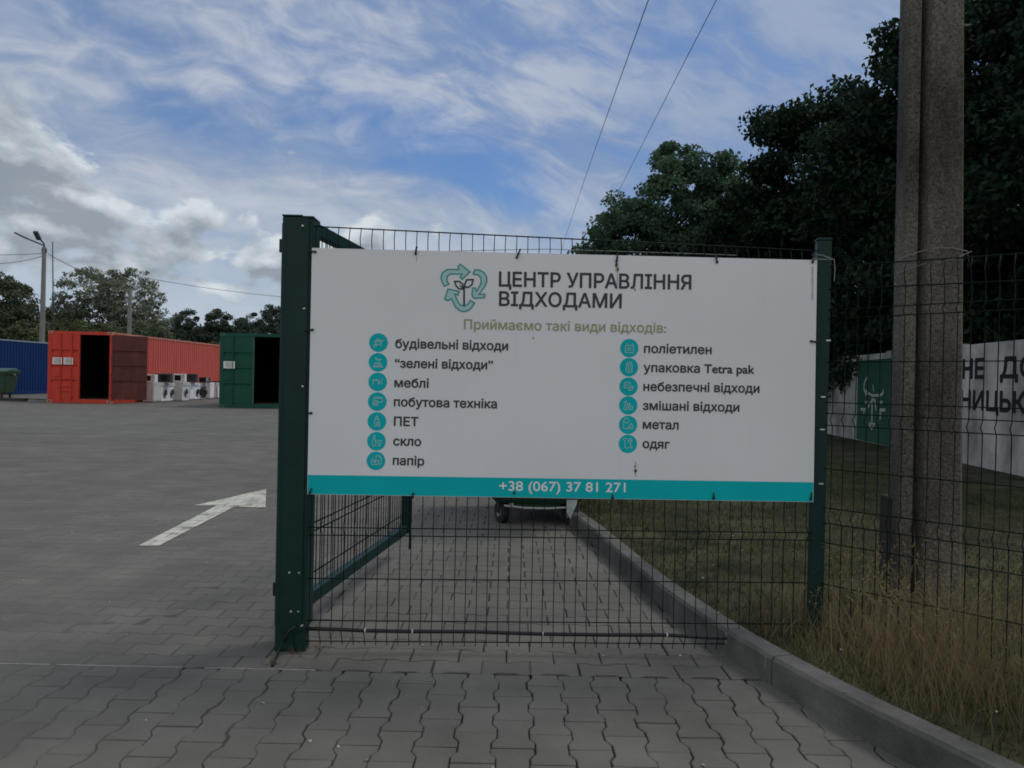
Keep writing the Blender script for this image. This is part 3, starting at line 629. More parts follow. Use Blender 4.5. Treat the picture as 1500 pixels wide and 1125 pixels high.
# round pictograms: teal discs with thin pale line drawings (unit square -1..1)
def arc(cx_, cy_, r, a0, a1, n=10): return [(cx_ + r * math.cos(R(a0 + (a1 - a0) * i / n)), cy_ + r * math.sin(R(a0 + (a1 - a0) * i / n))) for i in range(n + 1)]
pict = [
    [[(-.5, .1), (-.3, -.25), (.3, -.25), (.45, .2), (.75, .35)], [(-.55, .12), (.4, .12)], arc(-.45, -.42, .16, 0, 360), [(-.35, .15), (-.25, .38), (0, .42), (.2, .38), (.3, .15)], [(-.1, .15), (0, .4), (.12, .15)], [(.3, -.25), (.35, -.5)]],
    [[(-.55, -.5), (-.35, -.1), (.3, -.1), (.55, -.5), (-.55, -.5)], [(-.35, -.35), (-.1, -.1), (.1, -.4), (.3, -.15)], [(0, .1), (0, .35), (-.3, .6), (-.35, .4), (0, .3)], [(0, .35), (.35, .45), (.3, .25), (0, .25)], [(-.7, -.6), (.7, -.6)]],
    [[(-.7, .25), (.2, .25)], [(-.6, .25), (-.6, -.35)], [(.1, .25), (.1, -.35)], [(.6, .5), (.5, 0), (.15, 0)], [(.5, 0), (.55, -.35)], [(.2, 0), (.2, -.35)], [(-.7, .18), (.2, .18)]],
    [[(-.45, .05), (-.45, .55), (.65, .55), (.65, -.05), (.05, -.1)], [(-.3, .42), (.5, .42)], arc(-.25, -.2, .34, 0, 360, 14), arc(-.25, -.2, .16, 0, 360), [(-.35, -.55), (.05, -.55)]],
    [[(-.3, -.6), (-.3, .2), (-.12, .45), (-.12, .7), (.08, .7), (.08, .45), (.25, .2), (.25, 0)], [(-.3, -.6), (.4, -.6), (.4, -.1), (.0, -.1), (0, -.6)], [(-.2, .3), (.15, .3)], [(.1, -.35), (.4, -.35)]],
    [[(-.55, -.6), (-.55, 0), (-.38, .35), (-.38, .75), (-.22, .75), (-.22, .35), (-.08, 0), (-.08, -.6), (-.55, -.6)], [(.15, .1), (.2, -.25), (.4, -.35), (.6, -.25), (.65, .1), (.15, .1)], [(.4, -.35), (.4, -.6)], [(.22, -.6), (.58, -.6)]],
    [[(-.65, .05), (-.5, -.5), (.25, -.5), (.4, .05), (-.65, .05)], [(-.12, .05), (-.12, -.35)], [(-.35, -.2), (-.12, .05), (.1, -.2)], [(0, .15), (0, .65), (.5, .65), (.7, .4), (.7, -.4), (.4, -.4)], [(-.5, .1), (-.3, .35)], [(.5, .65), (.5, .4), (.7, .4)]],
    [[(-.5, .35), (-.5, -.6), (.55, -.6), (.55, .35), (-.5, .35)], [(-.35, .35), (-.3, .65)], [(.4, .35), (.38, .6)], [(-.2, -.1), (0, .12), (.2, -.1), (.1, -.3), (-.15, -.3), (-.2, -.1)]],
    [[(-.35, -.65), (-.35, .4), (.4, .4), (.4, -.65), (-.35, -.65)], [(-.35, .4), (-.15, .65), (.3, .65), (.4, .4)], [(-.05, .4), (-.05, -.65)], [(-.05, .1), (.4, .1)], [(-.05, -.25), (.4, -.25)]],
    [[(-.6, .1), (-.5, .5), (.15, .5), (.3, .1), (.1, -.2), (-.5, -.2), (-.6, .1)], [(-.35, .3), (-.35, 0)], [(-.1, .3), (-.1, 0)], [(-.05, -.2), (.1, -.55), (.4, -.45), (.65, -.1), (.5, .05), (.2, -.25)], [(-.45, .5), (-.35, .62)], [(.0, .5), (.1, .62)]],
    [[(-.6, -.45), (-.4, .1), (-.55, .4), (-.3, .6), (-.2, .3)], [(-.3, -.55), (-.1, .2), (.2, .25), (.3, -.5)], [(.05, .1), (.05, -.5)], [(.35, -.1), (.6, -.1), (.55, -.5), (.2, -.6)], [(-.6, -.55), (.0, -.6)]],
    [[(-.6, .55), (-.6, -.5), (.0, -.5)], arc(-.25, .55, .33, 0, 360, 12), [(.05, -.5), (.1, -.1), (.35, .1), (.6, -.05), (.65, -.5), (.05, -.5)], [(.35, .1), (.5, .3)], [(.1, -.3), (.6, -.3)]],
    [[(-.65, .6), (-.4, .4), (-.4, -.5), (.0, -.6)], [(-.65, .6), (-.35, .75), (-.1, .6)], arc(.3, .45, .26, 0, 360), [(.3, .15), (.35, -.2), (.6, -.4), (.5, -.55), (.0, -.45)], [(.1, .5), (.5, .45)]],
]
discs = [(554.5, 501.7), (553.7, 530.7), (553.3, 559.3), (552.7, 588.2), (552.1, 617.2), (551.5, 646.2), (550.7, 675), (921.8, 509.9), (921.3, 537.8), (920.7, 566.1), (920.2, 593.8), (920, 622.3), (919.7, 650.2)]
for (dx_, dy_), lines in zip(discs, pict):
    c = S(dx_, dy_); r = 13.5 * PX
    d_ = MB().prism([(c[0] + r * math.cos(2 * math.pi * i / 40), c[1] + r * math.sin(2 * math.pi * i / 40)) for i in range(40)], .0002, .0008, SF).build('icon', m_teal, sign)
    k = MB()
    for ln in lines: k.stroke([(c[0] + x_ * r * .82, c[1] + y_ * r * .82) for x_, y_ in ln], .95 * PX, .0011, .0004, SF)
    k.build('pictogram', m_pale, d_, recalc=False)
# recycling emblem: three outlined arrows round a seedling
def Z(p): return S(640 + p[0] / 13.235, 380 + p[1] / 13.235)
ar = [[(145, 520), (95, 430), (80, 340), (110, 255), (200, 195), (430, 195), (410, 135), (455, 95), (640, 240), (490, 385), (450, 340), (500, 282), (255, 282), (195, 335), (198, 420), (232, 478)],
      [(702, 285), (735, 200), (830, 208), (920, 260), (965, 340), (968, 420), (935, 510), (820, 680), (930, 672), (922, 740), (712, 752), (680, 690), (692, 555), (745, 550), (765, 615), (845, 490), (862, 400), (840, 340), (790, 295)],
      [(155, 770), (215, 572), (432, 622), (408, 690), (345, 672), (398, 800), (450, 880), (530, 908), (600, 870), (645, 795), (730, 845), (670, 940), (610, 990), (530, 1012), (450, 995), (365, 930), (282, 760), (218, 800)]]
em = MB(); ef = MB()
for a in ar:
    q = [Z(p) for p in a]; ef.prism(q, .0002, .0008, SF); em.stroke(q, 1.9 * PX, .0011, .0004, SF, True)
eo = ef.build('recycling_emblem', m_pale, sign)
em.build('arrow_outline', m_tealink, eo, recalc=False)
sd_ = MB()
sd_.stroke([Z(p) for p in ((527, 895), (527, 520))], 2.6 * PX, .0016, .0004, SF)
sd_.stroke([Z(p) for p in ((345, 425), (430, 425), (500, 480), (510, 570), (430, 572), (370, 510))], 2.2 * PX, .0016, .0004, SF, True)
sd_.stroke([Z(p) for p in ((540, 480), (580, 395), (705, 392), (680, 490), (610, 540), (545, 535))], 2.2 * PX, .0016, .0004, SF, True)
sd_.stroke([Z(p) for p in ((440, 500), (527, 570))], 1.6 * PX, .0016, .0004, SF)
sd_.build('seedling', m_ink, eo, recalc=False)
# wire ties, rust runs and bolts at the edge of the board
for x_, y_, dx_, dy_ in ((462, 369, -8, -1), (609, 372, 1, -8), (757, 377, 4, -9), (903, 383, 1, -8), (1050, 384, -2, -8), (1190, 384, 2, -9), (458, 483, -8, 1), (1188, 500, 8, 1), (456, 605, -3, 0), (454, 722, 2, -5), (605, 723, 0, 5), (897, 730, 0, -4), (1045, 730, 0, -6), (1187, 731, 1, -7), (753, 722, 0, 0)):
    p0 = SF @ Vector((*S(x_, y_), .004)); p1 = SF @ Vector((*S(x_ + dx_ * 1.3, y_ + dy_ * 1.3), .002))
    t_ = MB()
    if (p1 - p0).length > .001: t_.tube([p0, (p0 + p1) / 2 + sn * .006, p1, p1 - sn * .03], [.0036, .0042, .0036, .003], 7)
    t_.tube([p0 - sn * .004, p0 + sn * .003], .0058, 9); t_.build('wire_tie', m_black, sign)
rn = mat('rust_run', (.44, .38, .29), .8, .3, 60); rr = MB()
for x_, y_, ln, wd in ((903, 385, 12, 3.0), (904, 396, 22, 1.2), (1190, 390, 50, 2.0), (931, 676, 22, 1.6), (610, 376, 8, .8)):
    a = S(x_, y_); b = S(x_ - .2, y_ + ln); rr = MB(); rr.stroke([a, ((a[0] + b[0]) / 2 + .0006, (a[1] + b[1]) / 2), b], wd * PX, .0009, .0003, SF); rr.build('rust_run', rn, sign, recalc=False)
sm_ = MB(); m_stain = mat('dark_stain', (.06, .045, .035), .8)
for x_, y_, r_ in ((781, 495, 1.2), (931, 690, 2.6), (930, 683, 1.6), (903, 388, 3), (905, 394, 2.2), (1068, 575, .8), (930, 424, 1.4)):
    c = S(x_, y_); sm_.prism([(c[0] + r_ * PX * math.cos(i * .785) * random.uniform(.4, .9), c[1] + r_ * PX * math.sin(i * .785) * random.uniform(.8, 1.8)) for i in range(8)], .0018, .0022, SF); sm_.build('stain', m_stain, sign); sm_ = MB()
settle(sign, BL + Vector((0, 0, 0)))

# black hose tied along the foot of the fence, its end hanging down to the paving by the post
hp = [on_plane(x_, y_, FA + fn * .016, fn) for x_, y_ in ((449, 921), (490, 922.5), (535, 923), (604, 925), (690, 926), (795, 928), (890, 930), (977, 931), (1040, 933), (1090, 935), (1148, 937))]
for i, p in enumerate(hp): p.z += .003 * math.sin(i * 2.1)
hose = MB().tube([p.copy() for p in hp], .0085, 10).build('black_hose', m_black, smooth_=True)
tag(hose, 'black hose tied level along the foot of the wire fence', 'hose')
ht = MB()
for i in (2, 3, 5, 7, 9):
    ht = MB().tube([hp[i] - fd * .003, hp[i] + fd * .003], .0100, 10); ht.tube([hp[i] + fn * .01, hp[i] + fn * .012 + Vector((0, 0, .012))], .0015, 5); ht.build('hose_tie', m_white_tie, hose)
cb = [on_plane(x_, y_, FA + fn * .055, fn) for x_, y_ in ((432, 918), (424, 924), (418, 936))] + [ground(q_, w_) + Vector((0, 0, z_)) for q_, w_, z_ in ((412, 951, .02), (405, 965, .010), (399, 977, .006))]
tag(MB().tube(cb, .006, 8).build('black_cable', m_black, smooth_=True), 'short black cable hanging from the thick gate post to the paving', 'cable')
tf = []                                           # weeds at the foot of the gate post
wr = np.random.default_rng(17); wx_, wy_ = [], []
for cx_, cy_, nn_, sp_ in ((ground(396, 972).x, ground(396, 972).y, 26, .018), (ground(440, 958).x, ground(440, 958).y, 30, .04), (ground(466, 953).x, ground(466, 953).y, 22, .03), (ground(426, 957).x, ground(426, 957).y, 16, .03)):
    wx_ += list(wr.normal(cx_, sp_, nn_)); wy_ += list(wr.normal(cy_, sp_ * .6, nn_))
wx_ = np.array(wx_); wy_ = np.array(wy_); V, f = blades(wx_, wy_, -.004, wr.uniform(.015, .05, len(wx_)), wr.uniform(.005, .04, len(wx_)), wr.uniform(.003, .005, len(wx_)), 2, 44)
tag(np_mesh('weeds', V, f, m_straw), 'small dry weeds sprouting from the paving at the gate post foot', 'weeds', kind='stuff')

# ------------------------------------------------------------------ concrete utility pole behind the fence
def concrete_pole():
    m = mat('pole_concrete', (.064, .057, .047), .92, .45, 1.6, 1.0, 45, col2=(.135, .121, .101), stretch=(1, 1, .35), spec=.15)
    t = m.node_tree; b = t.nodes['Principled BSDF']; base = b.inputs['Base Color'].links[0].from_socket
    tcn = t.nodes.new('ShaderNodeTexCoord'); vo = t.nodes.new('ShaderNodeTexNoise'); vo.inputs['Scale'].default_value = 75; vo.inputs['Detail'].default_value = 4; vo.inputs['Roughness'].default_value = .7
    t.links.new(tcn.outputs['Object'], vo.inputs['Vector']); r_ = t.nodes.new('ShaderNodeMapRange'); t.links.new(vo.outputs[0], r_.inputs[0])
    r_.inputs[1].default_value = .34; r_.inputs[2].default_value = .66; r_.inputs[3].default_value = .40; r_.inputs[4].default_value = 1.5
    sc = t.nodes.new('ShaderNodeVectorMath'); sc.operation = 'SCALE'; t.links.new(base, sc.inputs[0]); t.links.new(r_.outputs[0], sc.inputs['Scale']); t.links.new(sc.outputs[0], b.inputs['Base Color'])
    return m
m_pole = concrete_pole()
PB = at(1356, 895, 4.05); PT = at(1368, 0, 4.05)
pole = thing('utility_pole', 'tall grooved grey concrete utility pole behind the fence, right of the sign', 'pole', (PB.x, PB.y, .05))
wb = (at(1406, 800, 3.95) - at(1312, 800, 3.95)).length; wt = (at(1411, 0, 3.95) - at(1330, 0, 3.95)).length
h0_, h1_ = .75, PT.z - .05
ax = (PT - PB); ax = Vector((ax.x / ax.z, ax.y / ax.z * 0, 1))
vs = []; levels = [-.3, 0, .6, 1.2, 1.8, 2.4, 3.0, 3.6, 5.0, 7.5]
for z in levels:
    wd = wb + (wt - wb) * (z + .05 - h0_) / (h1_ - h0_) ; h = wd / 2; o_ = Vector((ax.x * z, 0, z))
    # left flange, groove, broad trapezoid body
    prof = [(-h, -.035), (-h * .66, -.065), (-h * .60, -.005), (-h * .50, -.005), (-h * .44, -.10), (h * .12, -.122), (h * .66, -.112), (h, -.03), (h * .95, .115), (-h * .92, .10)]
    vs += [o_ + Vector((x_, y_, 0)) for x_, y_ in prof]
p = 10; fs = [(i * p + j, i * p + (j + 1) % p, (i + 1) * p + (j + 1) % p, (i + 1) * p + j) for i in range(len(levels) - 1) for j in range(p)] + [tuple(range(p))[::-1], tuple(range((len(levels) - 1) * p, len(levels) * p))]
MB().add(vs, fs).build('shaft', m_pole, pole, .006)
ln_ = MB(); zz = at(1360, 372, 3.95).z - .05
ln_.tube([Vector((ax.x * zz + x_, y_, zz + dz)) for x_, y_, dz in ((-.19, -.03, -.02), (-.10, -.085, .015), (-.03, -.11, .03), (.05, -.128, .028), (.12, -.13, .012), (.17, -.06, -.03))], .0022, 6)
ln_.tube([Vector((ax.x * zz + x_, y_, zz + dz)) for x_, y_, dz in ((-.19, -.03, -.09), (-.08, -.09, -.05), (.05, -.13, -.03), (.165, -.09, 0.02))], .0018, 6)
ln_.build('binding_wire', mat('bright_wire', (.20, .20, .19), .6), pole)
# squared concrete stub the pole is bolted to, low on its left
sb = thing('pole_stub', 'short dark square concrete stub beside the utility pole foot', 'post')
S0 = at(1308, 800, 4.16); S0.z = 0
MB().box(S0.x - .045, S0.x + .06, S0.y - .05, S0.y + .07, .05, at(1308, 728, 4.11).z).build('stub', mat('stub_concrete', (.030, .028, .025), .9, .3, 5, .5, 60), sb, .008)
settle(sb, (S0.x, S0.y, .05))

# overhead wires running away over the yard
m_cable = mat('overhead_cable', (.02, .02, .022), .6)
def wire(p, q, sag, r=.006, n=40, label=''):
    p = Vector(p); q = Vector(q); pts = [p.lerp(q, i / n) - Vector((0, 0, sag * 4 * (i / n) * (1 - i / n))) for i in range(n + 1)]
    return tag(MB().tube(pts, r, 6).build('overhead_wire', m_cable, smooth_=True), label, 'wire')
a, b = at(958, 0, 10.5), at(836, 340, 35); d = (b - a) / 24.5
wire(a - d * 8, a + d * 60, -.55, .0075, label='left one of two high overhead wires, running down to the sign top')
a, b = at(1056, 0, 11.4), at(950, 206, 18); d = (b - a) / 6.6
wire(a - d * 8, a + d * 40, -.25, .0065, label='overhead wire that ends in the pale tree crown, right of its twin')

# ================================================================== THE YARD
m_in_shade = mat('inside_shade', (.030, .026, .025), .85, .3, 2)
m_ply = mat('container_floor', (.06, .045, .03), .8, .3, 6)
m_paper = mat('notice_paper', (.70, .70, .68), .7); m_print = mat('notice_print', (.12, .12, .12), .7)
def rusty(name, c, var=.12, rough=.55):
    m = mat(name, c, rough, var, 1.6, .12, 30, spec=.2, stretch=(2.5, 2.5, .6))
    t = m.node_tree; b = t.nodes['Principled BSDF']; base = b.inputs['Base Color'].links[0].from_socket
    tcn = t.nodes.new('ShaderNodeTexCoord'); n = t.nodes.new('ShaderNodeTexNoise'); n.inputs['Scale'].default_value = 5; n.inputs['Detail'].default_value = 8; n.inputs['Roughness'].default_value = .7
    t.links.new(tcn.outputs['Object'], n.inputs['Vector']); r_ = t.nodes.new('ShaderNodeMapRange'); r_.inputs[1].default_value = .64; r_.inputs[2].default_value = .72; r_.inputs[4].default_value = .7
    t.links.new(n.outputs[0], r_.inputs[0]); mx = t.nodes.new('ShaderNodeMix'); mx.data_type = 'RGBA'
    t.links.new(r_.outputs[0], mx.inputs[0]); t.links.new(base, mx.inputs[6]); mx.inputs[7].default_value = (.10, .05, .03, 1); t.links.new(mx.outputs[2], b.inputs['Base Color'])
    return m
def notice(parent, x, y, z, wd=.34, h=.26, lines=4, name='notice'):
    o = MB().box(x, x + wd, y - .004, y, z, z + h).build(name, m_paper, parent)
    k = MB()
    for i in range(lines):
        q = wd * (.22 if i in (0, lines - 1) else .14); zz = z + h * (.80 - .6 * i / max(1, lines - 1)); k.box(x + q, x + wd - q, y - .006, y - .0045, zz - h * .035, zz + h * .035)
    k.build('printed_lines', m_print, o); return o
def corrugated(L_, x, z0, z1, out_, y0=0.0):
    """a side wall of trapezoid ribs along y; out_ = +1 or -1 is the outside"""
    vs = []; fs = []; y = y0; prof = []
    while y < L_ - .01:
        for dy, d in ((0, 0), (.075, 0), (.11, -.036), (.185, -.036), (.22, 0)):
            if y + dy <= L_: prof.append((y + dy, d))
        y += .22 + .0001
    for yy, d in prof: vs += [(x + out_ * d, yy, z0), (x + out_ * d, yy, z1)]
    fs = [(2 * i, 2 * i + 2, 2 * i + 3, 2 * i + 1) for i in range(len(prof) - 1)]
    return MB().add(vs, fs)
def door_leaf(parent, wd, H, m, name, rods=2, notices=(), thick=.06, m_rod=None):
    """a leaf standing on its hinge: x 0..wd, outside face at y 0, grooved across like the real ones"""
    z0, z1 = .16, H - .13; prof = [(z0, 0), (z0 + .08, 0)]
    n = 4; hh = (z1 - z0 - .16) / n
    for i in range(1, n):
        zc = z0 + .08 + hh * i; prof += [(zc - .075, 0), (zc - .045, .036), (zc + .045, .036), (zc + .075, 0)]
    prof += [(z1 - .08, 0), (z1, 0)]
    mb = MB(); a, b = .055, wd - .055; k = len(prof)
    vs = [(a, y, z) for z, y in prof] + [(b, y, z) for z, y in prof] + [(a, y + .02, z) for z, y in prof] + [(b, y + .02, z) for z, y in prof]
    fs = [(i, k + i, k + i + 1, i + 1) for i in range(k - 1)] + [(2 * k + i, 2 * k + i + 1, 3 * k + i + 1, 3 * k + i) for i in range(k - 1)]
    mb.add(vs, fs); mb.box(0, .054, -.008, thick, z0, z1); mb.box(wd - .054, wd, -.008, thick, z0, z1)
    mb.box(.0545, wd - .0545, -.006, thick, z0, z0 + .055); mb.box(.0545, wd - .0545, -.006, thick, z1 - .055, z1)
    d = mb.build(name, m, parent)
    for i in range(rods):
        x = wd * (.36 if i == 0 else .74); rod = MB().tube([(x, -.035, z0 - .06), (x, -.035, z1 + .06)], .017, 8)
        for zz in (z0 + .05, z0 + .75, z1 - .6, z1 - .05): rod.box(x - .045, x + .045, -.03, .0, zz - .035, zz + .035)
        ro_ = rod.build('lock_rod', m_rod or m, d)
        MB().box(x - .32, x + .02, -.05, -.037, 1.02 - .1 * i, 1.05 - .1 * i).build('handle', m_rod or m, ro_)
    for (x, z, w_) in notices: notice(d, x, -.04, z, w_)
    for zz in (z0 + .18, z0 + .95, z0 + 1.55, z1 - .18): MB().tube([(-.012, .0, zz - .06), (-.012, .0, zz + .06)], .016, 8).build('hinge', m, d)
    return d
def container(name, label, loc, rz, L_, H, m, m_side, W=2.44, front='doors', m_roof=None, m_edge=None):
    t = thing(name, label, 'shipping container', loc, rz, 'steel shipping containers in the yard')
    f = MB()
    for x in (0, W - .09): f.box(x, x + .09, 0, .12, .14, H - .12); f.box(x, x + .09, L_ - .10, L_, .14, H - .12)
    f.box(.0905, W - .0905, 0, .10, H - .125, H - .005); f.box(.0905, W - .0905, 0, .10, .005, .155)
    f.box(.0905, W - .0905, L_ - .08, L_, H - .12, H - .005); f.box(.0905, W - .0905, L_ - .08, L_, .005, .15)
    f.build('frame', m, t, .006)
    for x in (.0, W - .06):
        MB().box(x, x + .06, .1705, L_ - .1705, H - .07, H - .005).build('top_rail', m_edge or m, t); MB().box(x, x + .06, .1705, L_ - .1705, .01, .16).build('bottom_rail', m, t)
    corrugated(L_ - .12, .012, .155, H - .065, -1, .12).build('side_wall', m_side, t, recalc=False)
    corrugated(L_ - .12, W - .012, .155, H - .065, 1, .12).build('side_wall', m_side, t, recalc=False)
    MB().box(.061, W - .061, .11, L_ - .09, H - .045, H - .02).build('roof', m_roof or m_side, t)
    MB().box(.095, W - .095, L_ - .07, L_ - .04, .151, H - .121).build('end_wall', m_side, t)
    MB().box(.062, W - .062, .101, L_ - .10, .12, .165).build('floor', m_ply, t)
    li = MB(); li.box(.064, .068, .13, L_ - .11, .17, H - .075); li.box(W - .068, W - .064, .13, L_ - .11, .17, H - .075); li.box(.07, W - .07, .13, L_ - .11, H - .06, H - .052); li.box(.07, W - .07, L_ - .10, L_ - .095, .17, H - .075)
    li.build('inner_shade_sheet', m_in_shade, t)  # added dark sheets: the interior's low light is put into their colour
    for x in (-.004, W - .166):
        for y in (-.006, L_ - .164):
            for z in (0, H - .118):
                c = MB().box(x, x + .17, y, y + .17, z, z + .118); co = c.build('corner_casting', m_edge or m, t, .008)
                MB().prism([(x + .085 + .035 * math.cos(a_ * .5236), z + .06 + .028 * math.sin(a_ * .5236)) for a_ in range(12)], 0, .003, Matrix.Translation((0, y - .0005, 0)) @ Matrix.Rotation(R(90), 4, 'X')).build('lifting_hole', m_black, co)
    return t
m_red = rusty('red_paint', (.53, .054, .034)); m_redside = rusty('pale_red_paint', (.55, .110, .082), .10)  # second red is paler, for side walls, end wall and roof
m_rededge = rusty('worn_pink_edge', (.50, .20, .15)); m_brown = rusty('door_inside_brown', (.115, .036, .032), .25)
RX, RY, RH = -15.28, 28.9, 2.74
W_ = 2.44
rc = container('shipping_container', 'long red shipping container with one brown door swung open', (RX - W_, RY, 0), 0, 11.3, RH, m_red, m_redside, m_edge=m_rededge)
d1 = door_leaf(rc, 1.12, RH, m_red, 'closed_door', 2, ((.11, 1.47, .36), (.53, 1.47, .36))); d1.location = (.095, .005, 0)
for zz in (.46, .64): MB().box(.44, .80, -.05, -.012, zz - .012, zz + .012).build('step_bar', m_red, d1)
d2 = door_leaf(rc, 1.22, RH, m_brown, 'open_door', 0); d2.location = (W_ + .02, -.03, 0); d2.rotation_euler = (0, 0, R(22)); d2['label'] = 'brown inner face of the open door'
m_grn = rusty('container_green', (.009, .075, .050)); m_grnedge = rusty('green_edge', (.05, .14, .10))
gcn = container('shipping_container', 'dark green shipping container with one door closed and one notice', (-10.72, 27.75, 0), 0, 6.06, 2.74, m_grn, m_grn, m_edge=m_grnedge)
d3 = door_leaf(gcn, 1.12, 2.74, m_grn, 'closed_door', 1, ((.06, 1.44, .42),)); d3.location = (.095, .005, 0)
d4 = door_leaf(gcn, 1.12, 2.74, m_grn, 'open_door', 0); d4.location = (W_ + .02, -.02, 0); d4.rotation_euler = (0, 0, R(75))
jm = MB().box(1.222, 1.262, -.012, .055, .16, 2.61).build('door_gasket', m_grnedge, gcn)
m_blue = rusty('container_blue', (.003, .028, .118), .10); m_blueedge = rusty('blue_edge', (.22, .27, .33), .1)
bc = container('shipping_container', 'deep blue shipping container seen along its side behind the green wheeled bin', (-24.4 - W_, 31.5, 0), 0, 12.19, 2.68, m_blue, m_blue, m_edge=m_blueedge)
d5 = door_leaf(bc, 1.12, 2.68, m_blue, 'closed_door', 2); d5.location = (.095, .005, 0)
d6 = door_leaf(bc, 1.12, 2.68, m_blue, 'closed_door', 2); d6.location = (1.225, .005, 0)

# ------------------------------------------------------------------ wheeled bins
m_bin = mat('bin_green', (.022, .060, .034), .5, .15, 4, .05, 80); m_binlid = mat('bin_lid_green', (.028, .095, .062), .45, .1, 4)
m_tyre = mat('rubber', (.012, .012, .013), .7); m_steel = mat('dull_steel', (.35, .36, .36), .45, metal=.5)
def wheeled_bin(label, loc, rz, sheet=False, lever=False):
    t = thing('wheeled_bin', label, 'waste bin', loc, rz, 'green four wheeled waste bins')
    hw, hd, z0, z1 = .66, .46, .19, 1.12
    b = MB(); lv_ = []
    rings = [(z0, .50, .36), (z0 + .05, .55, .40), (.62, .61, .44), (1.02, hw, hd + .02), (1.03, hw + .035, hd + .06), (z1, hw + .04, hd + .065)]
    def rr_(a, c, z, r=.07):
        pts = []
        for sx, sy, a0 in ((1, 1, 0), (-1, 1, 90), (-1, -1, 180), (1, -1, 270)):
            for q in (0, 30, 60, 90): pts.append((sx * (a - r) + r * math.cos(R(a0 + q)), sy * (c - r) + r * math.sin(R(a0 + q)), z))
        return pts
    vs = []
    for z, a, c in rings: vs += rr_(a, c, z)
    n = 16; fs = [(i * n + j, i * n + (j + 1) % n, (i + 1) * n + (j + 1) % n, (i + 1) * n + j) for i in range(len(rings) - 1) for j in range(n)] + [tuple(range(n))[::-1]]
    b.add(vs, fs)
    for x in (-.3, 0, .3): b.box(x - .02, x + .02, -hd - .012, -hd + .03, .32, 1.0)
    body = b.build('body', m_bin, t, smooth_=False)
    ld = MB(); vs = []; prof = [(-hd - .09, z1 + .005), (-hd - .08, z1 + .05), (-.30, z1 + .135), (0, z1 + .165), (.30, z1 + .15), (hd + .06, z1 + .07), (hd + .09, z1 + .005)]
    for x in (-hw - .06, -hw + .02, hw - .02, hw + .06):
        q = .72 if abs(x) > hw else 1
        vs += [(x, y, z1 + .005 + (z - z1 - .005) * q) for y, z in prof]
    k = len(prof); fs = [(i * k + j, i * k + j + 1, (i + 1) * k + j + 1, (i + 1) * k + j) for i in range(3) for j in range(k - 1)] + [tuple(range(k)), tuple(range(3 * k, 4 * k))[::-1], tuple(i * k for i in range(4)), tuple(i * k + k - 1 for i in range(4))]
    ld.add(vs, fs).build('lid', m_binlid, t, .01)
    for sx in (-1, 1):
        MB().tube([(sx * (hw + .04), 0, 1.0), (sx * (hw + .11), 0, 1.0)], .035, 12).build('trunnion', m_steel, t)
        for sy in (-1, 1):
            cx_, cy_ = sx * .40, sy * .30
            w_ = MB().disc((-.03, 0, 0), .1, .06, 'x', 22).build('wheel', m_tyre, t, .012); w_.location = (cx_, cy_, .1); w_.rotation_euler = (0, 0, R(-62) if lever else R(10 * sx))
            MB().disc((-.033, 0, 0), .045, .066, 'x', 14).build('hub', m_steel, w_)
            fk = MB().box(-.045, -.036, -.03, .03, -.01, .10).box(.036, .045, -.03, .03, -.01, .10).box(-.055, .055, -.05, .05, .1, .135)
            fk.build('caster_fork', m_steel if not lever else m_black, w_)
    for x in (-.4, .4):
        hnd = MB(); hnd.tube([(x - .1, -hd - .06, 1.06), (x - .1, -hd - .12, 1.06), (x + .1, -hd - .12, 1.06), (x + .1, -hd - .06, 1.06)], .014, 8); hnd.build('grab_rail', m_bin, t)
    if sheet: notice(t, .12, -hd - .014, .62, .24, .34, 5)
    if lever:
        MB().box(-.47, .47, -.20, .20, .135, .189).build('drain_pan', m_bin, t, .01)
        MB().tube([(-.52, .28, .17), (-.535, .1, .155), (-.535, -.1, .155), (-.52, -.26, .165)], .011, 8).build('bottom_rail', m_steel, t)
        MB().add([(-.545, -.36, .26), (-.545, -.25, .25), (-.545, -.255, .12), (-.545, -.29, .07), (-.53, -.36, .26), (-.53, -.25, .25), (-.53, -.255, .12), (-.53, -.29, .07)], [(0, 1, 2, 3), (7, 6, 5, 4), (0, 4, 5, 1), (1, 5, 6, 2), (2, 6, 7, 3), (3, 7, 4, 0)]).build('brake_plate', mat('worn_plate', (.40, .45, .46), .5, .3, 30), t)
    return t
bl = at(-8, 583, 33.0)
wheeled_bin('green wheeled waste bin with a white sheet, standing by the blue container', (at(-5, 560, 32.6).x, 32.6, 0), R(4), True)
wheeled_bin('green wheeled waste bin by the kerb, glimpsed under the white sign', (.235, 7.0, 0), R(90), False, True)
# the bin under the sign shows its narrow end: a drip rail and a drain lip hang below its body
pl = at(20, 588, 29.6)
pk = MB(); pk.beam((-23.5, 29.3, .07), (at(38, 588, 29.5).x, 29.5, .07), .30, .10); tag(pk.build('timber_beam', mat('dark_timber', (.03, .028, .026), .8, .3, 5), bevel=.01), 'dark low beam lying on the yard in front of the green wheeled bin', 'beam')
ks = MB(); ks.box(-30, -18.2, 31.2, 31.32, 0, .05); tag(ks.build('kerb_strip', m_kerb), kind='structure')

